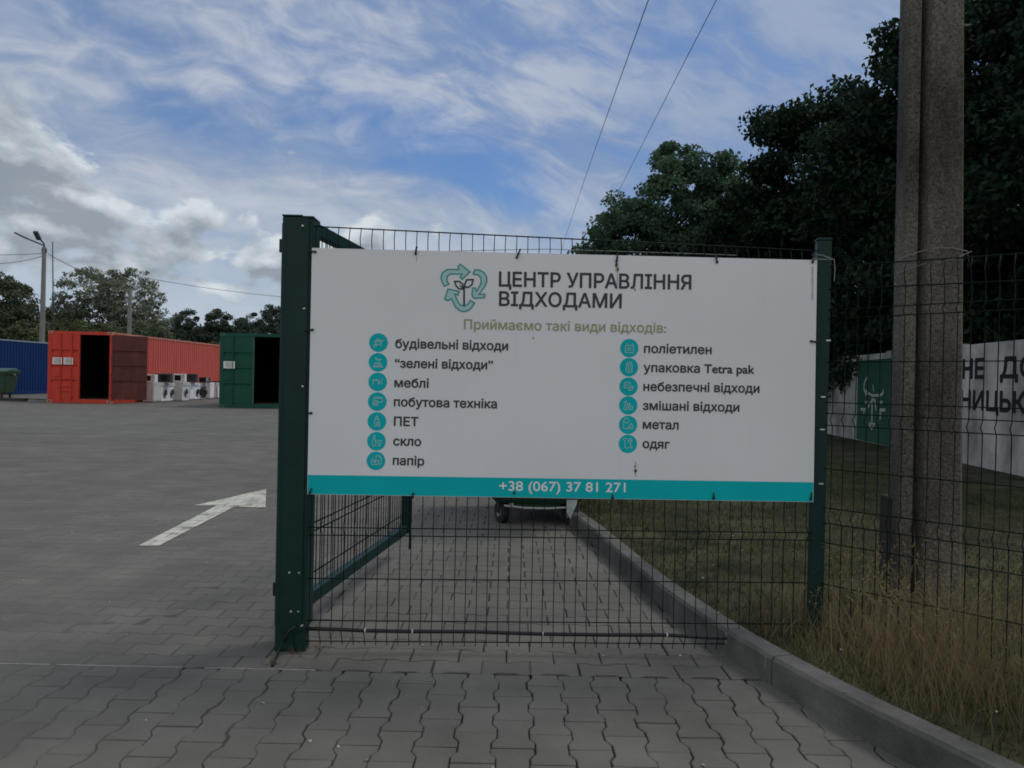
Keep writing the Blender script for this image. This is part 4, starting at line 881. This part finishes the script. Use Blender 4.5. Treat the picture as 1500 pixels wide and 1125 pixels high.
# ------------------------------------------------------------------ discarded appliances beside the red container
m_enamel = mat('white_enamel', (.77, .775, .77), .35, .06, 3); m_enamel2 = mat('yellowed_enamel', (.58, .575, .55), .4, .08, 3)
m_panel = mat('panel_grey', (.50, .51, .52), .4); m_glass = mat('dark_glass', (.012, .013, .015), .15, spec=.6); m_chrome = mat('door_ring', (.32, .33, .34), .3, metal=.4)
m_casing = mat('dark_casing', (.022, .026, .026), .5, .15, 5)
G_APP = 'scrapped white appliances in a row along the red container'
def washer(kind, wd, dp, h, m=None):
    m = m or m_enamel; t = thing('washing_machine' if kind != 'plain' else 'kitchen_appliance', 'x', 'washing machine' if kind != 'plain' else 'appliance', group=G_APP)
    MB().box(0, wd, -dp, -.03, .03, h - .032).build('cabinet', m, t, .008)
    MB().box(-.006, wd + .006, -dp - .006, -.02, h - .03, h).build('top_plate', m, t, .008)
    for x in (.06, wd - .06):
        for y in (-.08, -dp + .06): MB().disc((x, y, 0), .022, .032, 'z', 10).build('foot', m_tyre, t)
    if kind == 'plain':
        MB().box(.02, wd - .02, -dp + dp - .03, -.012, .08, h - .16).build('front_panel', m, t, .005)
        MB().box(.02, wd - .02, -.03, -.014, h - .14, h - .045).build('control_panel', m, t, .004)
        k_ = MB().disc((wd * .75, -.0135, h - .09), .018, .018, 'y', 12).build('knob', m_casing, t)
        return t
    MB().box(.004, wd - .004, -.03, -.012, h - .155, h - .038).build('control_panel', m_panel, t, .004)
    MB().box(.03, .20, -.0115, -.004, h - .14, h - .06).build('drawer_front', m, t, .003)
    MB().disc((wd * .72, -.0115, h - .098), .032, .022, 'y', 16).build('programme_knob', m_panel, t)
    zc = h * .45
    if kind == 'door':
        ring = MB(); ring.tube([(wd / 2 + .165 * math.cos(R(a)), -.018, zc + .165 * math.sin(R(a))) for a in range(0, 361, 12)], .028, 8, False)
        o = ring.build('door_ring', m_chrome, t, smooth_=True)
        MB().disc((wd / 2, -.03, zc), .15, .03, 'y', 28, .10).build('door_glass', m_glass, o)
    if kind == 'open':
        MB().disc((wd / 2, -.0295, zc), .20, .012, 'y', 28).build('drum_opening', m_glass, t)
        o = MB().disc((0, 0, 0), .20, .04, 'y', 28, .16).build('open_door', m_casing, t, .006); o.location = (wd + .16, .13, zc); o.rotation_euler = (0, 0, R(-75))
    return t
rows = [('plain', 31.0, .70, .45, .82, -14.65, 'white cabinet with a plain front, nearest the open brown door'),
        ('door', 31.74, .66, .45, .80, -14.65, 'white washing machine with a dark round door, second from the open brown door'),
        ('door', 32.44, .60, .45, .80, -14.66, 'white washing machine half hidden by a neighbour that stands proud of the row'),
        ('door', 33.02, .72, .52, .83, -14.33, 'white washing machine with a small door that stands proud of the row'),
        ('plain', 34.45, .50, .46, .80, -14.62, 'narrow plain white cabinet under the dark green box'),
        ('door', 35.0, .60, .45, .78, -14.62, 'white washing machine with a large dark door beside the blackened one'),
        ('open', 35.72, .62, .48, .78, -14.62, 'washing machine with a blackened front and its round door hanging open'),
        ('plain', 36.75, .50, .45, .79, -14.62, 'plain white cabinet with loose cables hanging at its side'),
        ('door', 37.62, .66, .48, .80, -14.55, 'white washing machine at the far end of the row, by the green container')]
for i, (kd, y0, wd, dp, h, xf, lab) in enumerate(rows):
    o = washer(kd, wd, dp, h, m_enamel2 if i in (0, 3, 6) else m_enamel); o.rotation_euler = (0, 0, R(-90)); o.location = (xf, y0 + wd, 0); o['label'] = lab
    if i == 6:
        for ch in o.children:
            if ch.name.startswith(('cabinet',)):
                ch.data.materials[0] = m_enamel2
        MB().box(.03, wd - .03, -.029, -.026, .06, h - .17).build('front_panel', m_casing, o)
cbl = MB(); cbl.tube([(-14.60, 37.28, .80), (-14.56, 37.32, .60), (-14.60, 37.42, .40), (-14.55, 37.40, .22), (-14.60, 37.5, .05), (-14.58, 37.7, .012)], .012, 6)
tag(cbl.build('power_cable', m_black, smooth_=True), 'loose black power cable hanging down between two white cabinets', 'cable')
def box_oven(kind, wd, dp, h, m):
    t = thing('microwave_oven', 'x', 'microwave', group='scrapped microwaves and sets on top of the white appliances')
    MB().box(-wd / 2, wd / 2, -dp / 2, dp / 2, .012, h).build('casing', m, t, .008)
    for x in (-wd / 2 + .05, wd / 2 - .05): MB().box(x - .02, x + .02, -dp / 2 + .03, dp / 2 - .03, 0, .013).build('foot', m_tyre, t)
    if kind == 'oven':
        d_ = MB().box(-wd / 2 + .012, wd * .24, -dp / 2 - .018, -dp / 2 - .001, .03, h - .02).build('door', m, t, .004)
        MB().box(-wd / 2 + .04, wd * .24 - .03, -dp / 2 - .022, -dp / 2 - .0185, .065, h - .055).build('window', m_glass, d_)
        MB().box(wd * .24 + .006, wd / 2 - .012, -dp / 2 - .012, -dp / 2 - .001, .03, h - .02).build('control_panel', m_panel, t)
        MB().disc((wd * .37, -dp / 2 - .03, h * .34), .024, .018, 'y', 14).build('knob', m, t)
    else:
        d_ = MB().box(-wd / 2 + .02, wd / 2 - .02, -dp / 2 - .012, -dp / 2 - .001, .03, h - .02).build('bezel', m, t, .004)
        MB().box(-wd / 2 + .055, wd / 2 - .055, -dp / 2 - .015, -dp / 2 - .0125, .065, h - .05).build('screen', m_glass, d_)
    return t
m_deepgreen = mat('box_green_grey', (.030, .048, .040), .5, .2, 5); m_tvgrey = mat('set_grey', (.07, .085, .088), .45, .15, 4)
for kd, px_, Y, wd, dp, h, m, z, rz, lab, nm, ct_ in (
    ('oven', 221, 31.35, .44, .36, .33, m_enamel, .82, 6, 'white microwave with a dark window on the nearest white cabinet', 'microwave_oven', 'microwave'),
    ('set', 241, 32.15, .66, .40, .40, m_tvgrey, .80, 16, 'wide grey television set with a dark screen on two washing machines', 'television_set', 'television'),
    ('oven', 264, 33.42, .46, .36, .36, m_enamel, .83, 10, 'white microwave on the washing machine that stands proud of the row', 'microwave_oven', 'microwave'),
    ('set', 280.5, 34.75, .50, .38, .40, m_deepgreen, .80, 12, 'dark green grey set on the narrow plain white cabinet', 'television_set', 'television'),
    ('oven', 300, 36.05, .44, .36, .27, m_casing, .78, 8, 'small black microwave on the blackened washing machine', 'microwave_oven', 'microwave')):
    o = box_oven(kd, wd, dp, h, m); p = at(px_, 550, Y); o.location = (p.x, Y, z); o.rotation_euler = (0, 0, R(rz)); o['label'] = lab; o.name = nm; o['category'] = ct_
    o['group'] = 'scrapped microwaves and sets on top of the white appliances'
hb = thing('cooker_hob', 'flat black cooker hob lying on the last white washing machine', 'hob', (-14.8, 37.95, .80))
MB().box(-.27, .27, -.26, .26, .004, .05).build('tray', m_casing, hb, .006)
for x in (-.12, .12):
    for y in (-.12, .12): MB().disc((x, y, .0505), .07, .008, 'z', 18).build('ring_plate', m_tyre, hb)

# ------------------------------------------------------------------ lamp post, bare post and mast beyond the containers
m_lp = mat('lamp_post_concrete', (.20, .20, .185), .85, .15, 3, .2, 30); m_arm = mat('lamp_arm_steel', (.06, .065, .07), .5)
LB = at(60, 520, 46.0); LT = at(66.5, 362, 46.0)
lp_ = thing('street_lamp', 'concrete street lamp post with two lamp arms behind the blue container', 'street lamp', (LB.x, 46, 0))
zt_ = LT.z
MB().tube([(0, 0, -.1), (.04, 0, 3), (.07, 0, zt_ * .7), (.09, 0, zt_)], [.17, .155, .135, .115], 10).build('shaft', m_lp, lp_)
MB().box(.09 - .14, .09 + .14, -.05, .05, zt_ - .35, zt_ - .1).build('cable_bracket', m_arm, lp_)
a1 = MB(); e1 = at(22, 341, 46.0); a1.tube([(.09, 0, zt_ - .02), (.05, 0, zt_ + .10), (e1.x - LB.x + .7, 0, e1.z - .32)], .045, 8); ao = a1.build('lamp_arm', m_arm, lp_)
MB().beam((e1.x - LB.x + .72, 0, e1.z - .33), (e1.x - LB.x, 0, e1.z), .22, .09).build('lamp_head', m_arm, ao, .02)
a2 = MB(); e2 = at(69, 342, 45.0); a2.tube([(.09, 0, zt_ - .02), (.12, -.1, zt_ + .2), (e2.x - LB.x - .55, -.9, e2.z - .25)], .045, 8); ao = a2.build('lamp_arm', m_arm, lp_)
MB().beam((e2.x - LB.x - .55, -.85, e2.z - .35), (e2.x - LB.x - .52, -1.3, e2.z + .05), .26, .14).build('lamp_head', m_arm, ao, .02)
Q = at(188, 500, 52.0); qt = at(188.5, 424, 52.0)
bp = thing('utility_pole', 'slim grey concrete pole rising behind the long red container', 'pole', (Q.x, 52, 0)); MB().tube([(0, 0, -.1), (.05, 0, qt.z * .5), (.06, 0, qt.z)], [.16, .14, .12], 10).build('shaft', m_lp, bp)
MB().box(-.02, .16, -.04, .04, qt.z - .3, qt.z - .18).build('cable_bracket', m_arm, bp)
A_ = at(80, 500, 58.0); A2 = at(77, 354, 58.0)
ms = thing('antenna_mast', 'thin steel antenna mast right of the street lamp', 'mast', (A_.x, 58, 0))
MB().tube([(0, 0, 0), ((A2.x - A_.x) * .62, 0, A2.z * .62)], [.10, .085], 8).build('lower_tube', m_arm, ms); MB().tube([((A2.x - A_.x) * .62, 0, A2.z * .62), (A2.x - A_.x, 0, A2.z)], [.045, .035], 8).build('upper_tube', m_arm, ms)
lt_ = at(66, 371, 46.0)
wire(at(-40, 373, 44), lt_, .05, .016, 12, 'upper wire from the left edge to the street lamp bracket')
wire(at(-40, 384, 44), lt_ - Vector((0, 0, .12)), .25, .016, 12, 'lower sagging wire from the left edge to the street lamp bracket')
wire(lt_ + Vector((.2, 0, -.05)), qt + Vector((.1, 0, -.25)), .1, .016, 14, 'wire from the street lamp down to the slim grey pole')
wire(qt + Vector((.1, 0, -.2)) + Vector((0, 0, 1.2)), at(520, 441, 60), .35, .016, 20, 'thin wire running right from the slim grey pole to the thick gate post')

# ------------------------------------------------------------------ white wall with writing, right
WA, WB = Vector((7.02, 7.0, 0)), Vector((8.35, 27.0, 0))
W0 = ground(1450, 690, .07); W1 = ground(1232, 641, .07); wd_ = Vector((W0.x - W1.x, W0.y - W1.y, 0)).normalized(); wn = Vector((wd_.y, -wd_.x, 0))   # wn faces the yard
if wn.x > 0: wn = -wn
W0.z = 0; Wn = W0 + wd_ * 5; Wf = W0 - wd_ * 19
WF = Matrix(((wd_.x, 0, wn.x, W0.x), (wd_.y, 0, wn.y, W0.y), (0, 1, 0, 0), (0, 0, 0, 1)))     # local x along the wall to the viewer's right, y up, z out
WI = WF.inverted()
def Wp(px, py): p = WI @ on_plane(px, py, W0, wn); return (p.x, p.y)
ztop = Wp(1470, 500)[1]
m_wall = mat('whitewashed_wall', (.22, .22, .205), .9, .28, 1.6, .6, 25, col2=(.40, .40, .375), stretch=(1, 1, .7))
wall = thing('concrete_wall', 'grimy whitewashed concrete wall with black stencilled words behind the utility pole', 'wall')
sl_ = -19.0; k = 0
for s0 in np.arange(-19, 5, 3.0):
    MB().box(s0 + .01, s0 + 2.99, -.2, ztop + (.03 if k % 2 else 0), -.16, 0, WF).build('wall_panel', m_wall, wall, .012); k += 1
m_blk = mat('black_wall_paint', (.006, .007, .008), .8)
def wtext(body, p0, p1, cap_top, weight=.035):
    a, b = Wp(*p0), Wp(*p1); capm = Wp(p0[0], cap_top)[1] - a[1]
    return text_mesh('wall_lettering', body, a[0], b[0], a[1], capm, m_blk, wall, WF, .004, weight)
wtext('НЕ', (1410, 554), (1441, 554), 527); wtext('ДО', (1465, 553), (1520, 555), 524)
wtext('НИЦЬКИ', (1407, 598), (1526, 604), 572)
pa, pb = Wp(1256, 655), Wp(1310, 655)
gpn = MB().box(pa[0], pb[0], .12, ztop - .12, .002, .03, WF).build('green_painted_panel', mat('panel_green', (.009, .068, .048), .6, .15, 3), wall)
mk = MB()
def wk(pts, wdt): mk.stroke([Wp(1200 + x / 4.687, 480 + y / 4.687) for x, y in pts], wdt, .0315, .001, WF)
wk([(345, 330), (320, 380), (318, 420), (335, 465)], .05); wk([(330, 440), (375, 465), (430, 465), (450, 450), (450, 425)], .05); wk([(380, 390), (385, 440)], .035)
wk([(345, 550), (375, 490), (395, 500), (400, 570)], .05); wk([(375, 490), (372, 660)], .06); wk([(350, 660), (372, 695), (392, 660), (350, 660)], .05)
wk([(325, 515), (345, 515)], .07); wk([(430, 515), (445, 515)], .07); wk([(295, 560), (325, 560), (315, 585)], .06); wk([(430, 630), (430, 565), (465, 565)], .06); wk([(330, 425), (350, 445)], .03)
mk.build('plant_emblem', mat('emblem_white', (.36, .38, .37), .8), gpn, recalc=False)
settle(wall, W0)

# ================================================================== TREES
m_bark = mat('bark', (.045, .036, .028), .95, .35, 6, .6, 30)
m_chest = leaf_mat('chestnut_leaf', (.008, .022, .014), (.034, .064, .034), .22)
m_light = leaf_mat('poplar_leaf', (.044, .092, .056), (.125, .200, .115), .34)
m_airy = leaf_mat('willow_leaf', (0.101, 0.124, 0.086), (0.338, 0.365, 0.270), .3)
m_left = leaf_mat('maple_leaf', (0.057, 0.081, 0.049), (0.176, 0.209, 0.121), .28)
m_pine = leaf_mat('pine_needles', (0.038, 0.062, 0.049), (0.115, 0.146, 0.108), .18)
m_bush = leaf_mat('bush_leaf', (0.041, 0.062, 0.030), (0.162, 0.182, 0.088), .28)
def leaf_cloud(cent, size, r, droop=.3):
    n = len(cent); a = r.normal(0, 1, (n, 3)); a[:, 2] -= droop; a /= np.linalg.norm(a, axis=1)[:, None]
    b = np.cross(a, r.normal(0, 1, (n, 3))); b /= np.linalg.norm(b, axis=1)[:, None] + 1e-9; c = np.cross(a, b)
    s = size * r.uniform(.6, 1.4, (n, 1)); fold = c * s * .18
    V = np.stack([cent - a * s * .5, cent + b * s * .32 + fold, cent + a * s * .55, cent - b * s * .32 + fold], 1)
    return V.reshape(-1, 3), np.arange(4 * n).reshape(-1, 4)
def tree(name, label, base, height, blobs, per, size, m, tr, seed, cat='tree', group=None, droop=.3, lean=(0, 0), limbs=9, crown='crown'):
    """blobs: (cx, cy, cz, rx, ry, rz, clumps, clump radius) about the base"""
    r = np.random.default_rng(seed); t = thing(name, label, cat, base, 0, group); cents = []; allc = []
    for cx_, cy_, cz_, rx, ry, rz, nc, cr_ in blobs:
        d = r.normal(0, 1, (nc, 3)); d /= np.linalg.norm(d, axis=1)[:, None]; q = r.uniform(.25, 1, (nc, 1)) ** .42
        c = np.array([cx_, cy_, cz_]) + d * q * np.array([rx, ry, rz]); c = c[c[:, 2] > .15]
        allc.append(c)
        k = len(c); per_c = np.maximum(6, (per * r.uniform(.5, 1.5, k))).astype(int); ii = np.repeat(np.arange(k), per_c); n = len(ii)
        cr_k = cr_ * r.uniform(.6, 1.4, k)
        e_ = r.normal(0, 1, (n, 3)); e_ /= np.linalg.norm(e_, axis=1)[:, None]; e_ *= (r.uniform(0, 1, (n, 1)) ** .5) * np.array([1, 1, .62])
        cents.append(c[ii] + e_ * cr_k[ii][:, None])
    ce = np.concatenate(cents); ce = ce[ce[:, 2] > .05]; V, f = leaf_cloud(ce, size, r, droop)
    np_mesh(crown, V, f, m, t)
    allc = np.concatenate(allc); mb = MB(); top = np.array([lean[0], lean[1], height * .72])
    pts = [(0, 0, -.2), (lean[0] * .2 + r.normal(0, .05), lean[1] * .2, height * .18), (lean[0] * .55, lean[1] * .55 + r.normal(0, .08), height * .42), tuple(top)]
    if tr > 0:
        mb.tube(pts, [tr * 1.25, tr, tr * .7, tr * .25], 9)
        for c in allc[r.choice(len(allc), min(limbs, len(allc)), replace=False)]:
            s = r.uniform(.25, .85); p0 = np.array(pts[1]) * (1 - s) + top * s; p0[2] = min(p0[2], c[2] * .85 + .1); mid = p0 * .5 + c * .5 + np.array([0, 0, r.uniform(-.1, .3)])
            mb.tube([tuple(p0), tuple(mid), tuple(c)], [tr * .38 * (1.1 - s), tr * .24, tr * .08], 6)
        mb.build('trunk', m_bark, t, smooth_=True)
    return t
def B(px, Y, z=0.0): p = at(px, 560, Y); return (p.x, Y, z)
# --- dark chestnuts behind the white wall
G1_ = 'broad dark trees behind the white wall'
tree('chestnut_tree', 'broad dark chestnut tree rising behind the right fence post', (9.6, 20.5, 0), 9.6,
     [(-1.3, -.5, 6.5, 2.6, 2.4, 2.5, 120, .55), (-.4, -.6, 4.4, 3.8, 2.8, 2.3, 150, .7), (-2.9, 0, 4.3, 2.3, 2.2, 2.1, 95, .55), (.8, 0, 7.2, 2.4, 2.2, 2.0, 70, .6), (-1.5, -.5, 2.2, 3.6, 2.2, 1.1, 80, .6)], 230, .135, m_chest, .26, 101, group=G1_)
tree('chestnut_tree', 'tallest dark chestnut tree, its crown behind the utility pole', (9.9, 14.6, 0), 11,
     [(-.9, 0, 6.6, 2.6, 2.4, 2.1, 120, .5), (-1.0, 0, 5.0, 3.2, 2.6, 2.2, 150, .6), (.9, -.3, 8.5, 2.2, 2.3, 1.9, 90, .5), (-1.6, -.2, 3.1, 2.6, 2.2, 1.2, 90, .55)], 240, .125, m_chest, .27, 102, group=G1_)
tree('chestnut_tree', 'nearest dark chestnut tree, overhanging the wall right of the utility pole', (9.6, 10.4, 0), 10,
     [(-.6, 0, 6.3, 2.5, 2.3, 2.2, 110, .5), (-.9, .2, 4.1, 2.4, 2.2, 1.5, 62, .5), (.4, -.2, 7.8, 2.3, 2.2, 1.8, 80, .5)], 220, .115, m_chest, .24, 103, group=G1_)
tree('poplar_tree', 'lighter green rounded tree above the right half of the sign', B(975, 30), 11,
     [(.2, 0, 8.0, 1.9, 1.9, 2.7, 100, .5), (-1.5, -.3, 6.6, 1.7, 1.7, 2.3, 80, .5), (1.9, 0, 7.6, 1.8, 1.8, 2.6, 90, .5), (-2.6, 0, 5.0, 1.3, 1.6, 1.9, 60, .48), (.3, -.4, 4.0, 3.4, 2.4, 2.3, 120, .6), (3.6, .2, 6.2, 2.0, 2.0, 3.2, 90, .55)], 210, .15, m_light, .22, 104, group='trees above the sign')
tree('shrub', 'dark leafy shrub over the wall beside the green painted panel', (8.75, 17.8, 0), 3.4, [(-.45, 0, 1.95, .95, 2.6, 1.0, 140, .36)], 150, .11, m_chest, .06, 105, 'shrub', 'dark shrubs along the wall')
tree('shrub', 'dark leafy shrub over the wall between the post and the utility pole', (8.5, 14.2, 0), 3.6, [(-.15, 0, 2.25, .9, 2.0, 1.1, 70, .38)], 150, .11, m_chest, .06, 106, 'shrub', 'dark shrubs along the wall')
tree('shrub', 'dark leafy shrub crowding behind the wall at the right edge', (9.4, 10.9, 0), 3.6, [(.2, 0, 2.3, .9, 2.4, 1.2, 34, .38)], 140, .11, m_chest, .06, 107, 'shrub', 'dark shrubs along the wall')
tree('shrub', 'dark understorey shrub at the far end of the wall', (9.6, 23.5, 0), 4, [(-.6, 0, 1.9, 1.9, 3.2, 1.7, 110, .5)], 150, .13, m_chest, .06, 108, 'shrub', 'dark shrubs along the wall')
# --- beyond the containers
tree('willow_tree', 'large airy grey green tree right of the street lamp', B(158, 62), 10.6,
     [(-1.6, 0, 7.4, 2.7, 2.2, 2.5, 190, .40), (1.7, 0, 7.2, 2.7, 2.2, 2.5, 190, .40), (0, 0, 4.8, 4.3, 2.6, 2.6, 230, .45), (3.5, 0, 5.0, 1.4, 1.8, 2.4, 80, .40), (-3.4, 0, 4.6, 1.4, 1.8, 2.4, 80, .40)], 34, .18, m_airy, .24, 201, group='trees behind the containers', limbs=26)
tree('maple_tree', 'dense green tree left of the street lamp, cut by the left edge', B(-8, 54), 9,
     [(-.4, 0, 5.6, 2.8, 2.4, 2.9, 120, .6), (1.2, 0, 3.4, 2.4, 2.2, 2.2, 90, .6), (-1.5, 0, 3.0, 2.8, 2.2, 2.2, 90, .6)], 150, .19, m_left, .2, 202, group='trees behind the containers')
tree('maple_tree', 'dull green tree between the street lamp and the airy tree', B(82, 60), 7,
     [(0, 0, 3.8, 2.2, 2.0, 2.4, 100, .6), (1.4, 0, 2.8, 2.2, 2.0, 1.9, 80, .6)], 130, .19, m_left, .17, 203, group='trees behind the containers')
for i, (px_, Y, h, wd, lab) in enumerate(((20, 50, 3.9, 2.6, 'low green bush behind the wheeled bin and the blue container'), (112, 52, 4.4, 2.6, 'olive bush over the left half of the red container'), (150, 54, 4.6, 2.6, 'rounded bush above the open brown door'), (205, 56, 4.8, 2.8, 'dark bush behind the slim grey pole'), (312, 55, 3.5, 1.7, 'pale olive bush over the far end of the red container'))):
    b = B(px_, Y); tree('bush', lab, b, h, [(0, 0, h * .52, wd, 1.6, h * .50, 130, .5), (wd * .5, .3, h * .40, wd * .8, 1.5, h * .38, 70, .5)], 130, .17, m_bush if i in (0, 1, 4) else m_left, .05, 210 + i, 'bush', 'bushes behind the containers')
for i, (px_, Y, top, wd, lab) in enumerate(((232, 78, 462, 2.2, 'dark pine just right of the airy tree'), (270, 80, 454, 2.3, 'rounded dark pine above the middle of the red container'), (318, 80, 452, 2.2, 'pointed dark pine above the far end of the red container'), (362, 79, 453, 2.2, 'dark pine over the left side of the green container'), (404, 76, 447, 2.4, 'dark pine cut by the thick gate post'))):
    b = B(px_, Y); h = at(px_, top, Y).z
    tree('pine_tree', lab, b, h, [(0, 0, h * .46, wd * 1.35, 1.7, h * .36, 95, .6), (0, 0, h * .80, wd * .60, 1.1, h * .19, 42, .48), (wd * .5, 0, h * .66, wd * .7, 1, h * .15, 22, .45), (-wd * .6, 0, h * .30, wd * 1.3, 1.4, h * .30, 75, .6), (wd * .7, 0, h * .34, wd * 1.0, 1.4, h * .32, 60, .6)], 140, .18, m_pine, .16, 220 + i, group='pines behind the containers', droop=.0)
# --- a far-off wood that closes the view behind the yard
wr_ = np.random.default_rng(77); nc = 900
wx2 = wr_.uniform(-44, 26, nc); wy2 = 100 + wr_.uniform(-3, 6, nc); top_ = 5.6 + .9 * np.sin(wx2 * .9) + .7 * np.sin(wx2 * 2.3 + 1) + .4 * np.sin(wx2 * 5.1)
cc_ = np.stack([wx2, wy2, top_ * wr_.uniform(.03, 1, nc) ** .8], 1); ii = np.repeat(np.arange(nc), 40); e_ = wr_.normal(0, .42, (len(ii), 3)); e_[:, 2] *= .7
V, f = leaf_cloud(cc_[ii] + e_, .34, wr_)
tag(np_mesh('distant_wood', V, f, m_pine), 'far-off low wood closing the view behind the pines and containers', 'wood', kind='stuff')
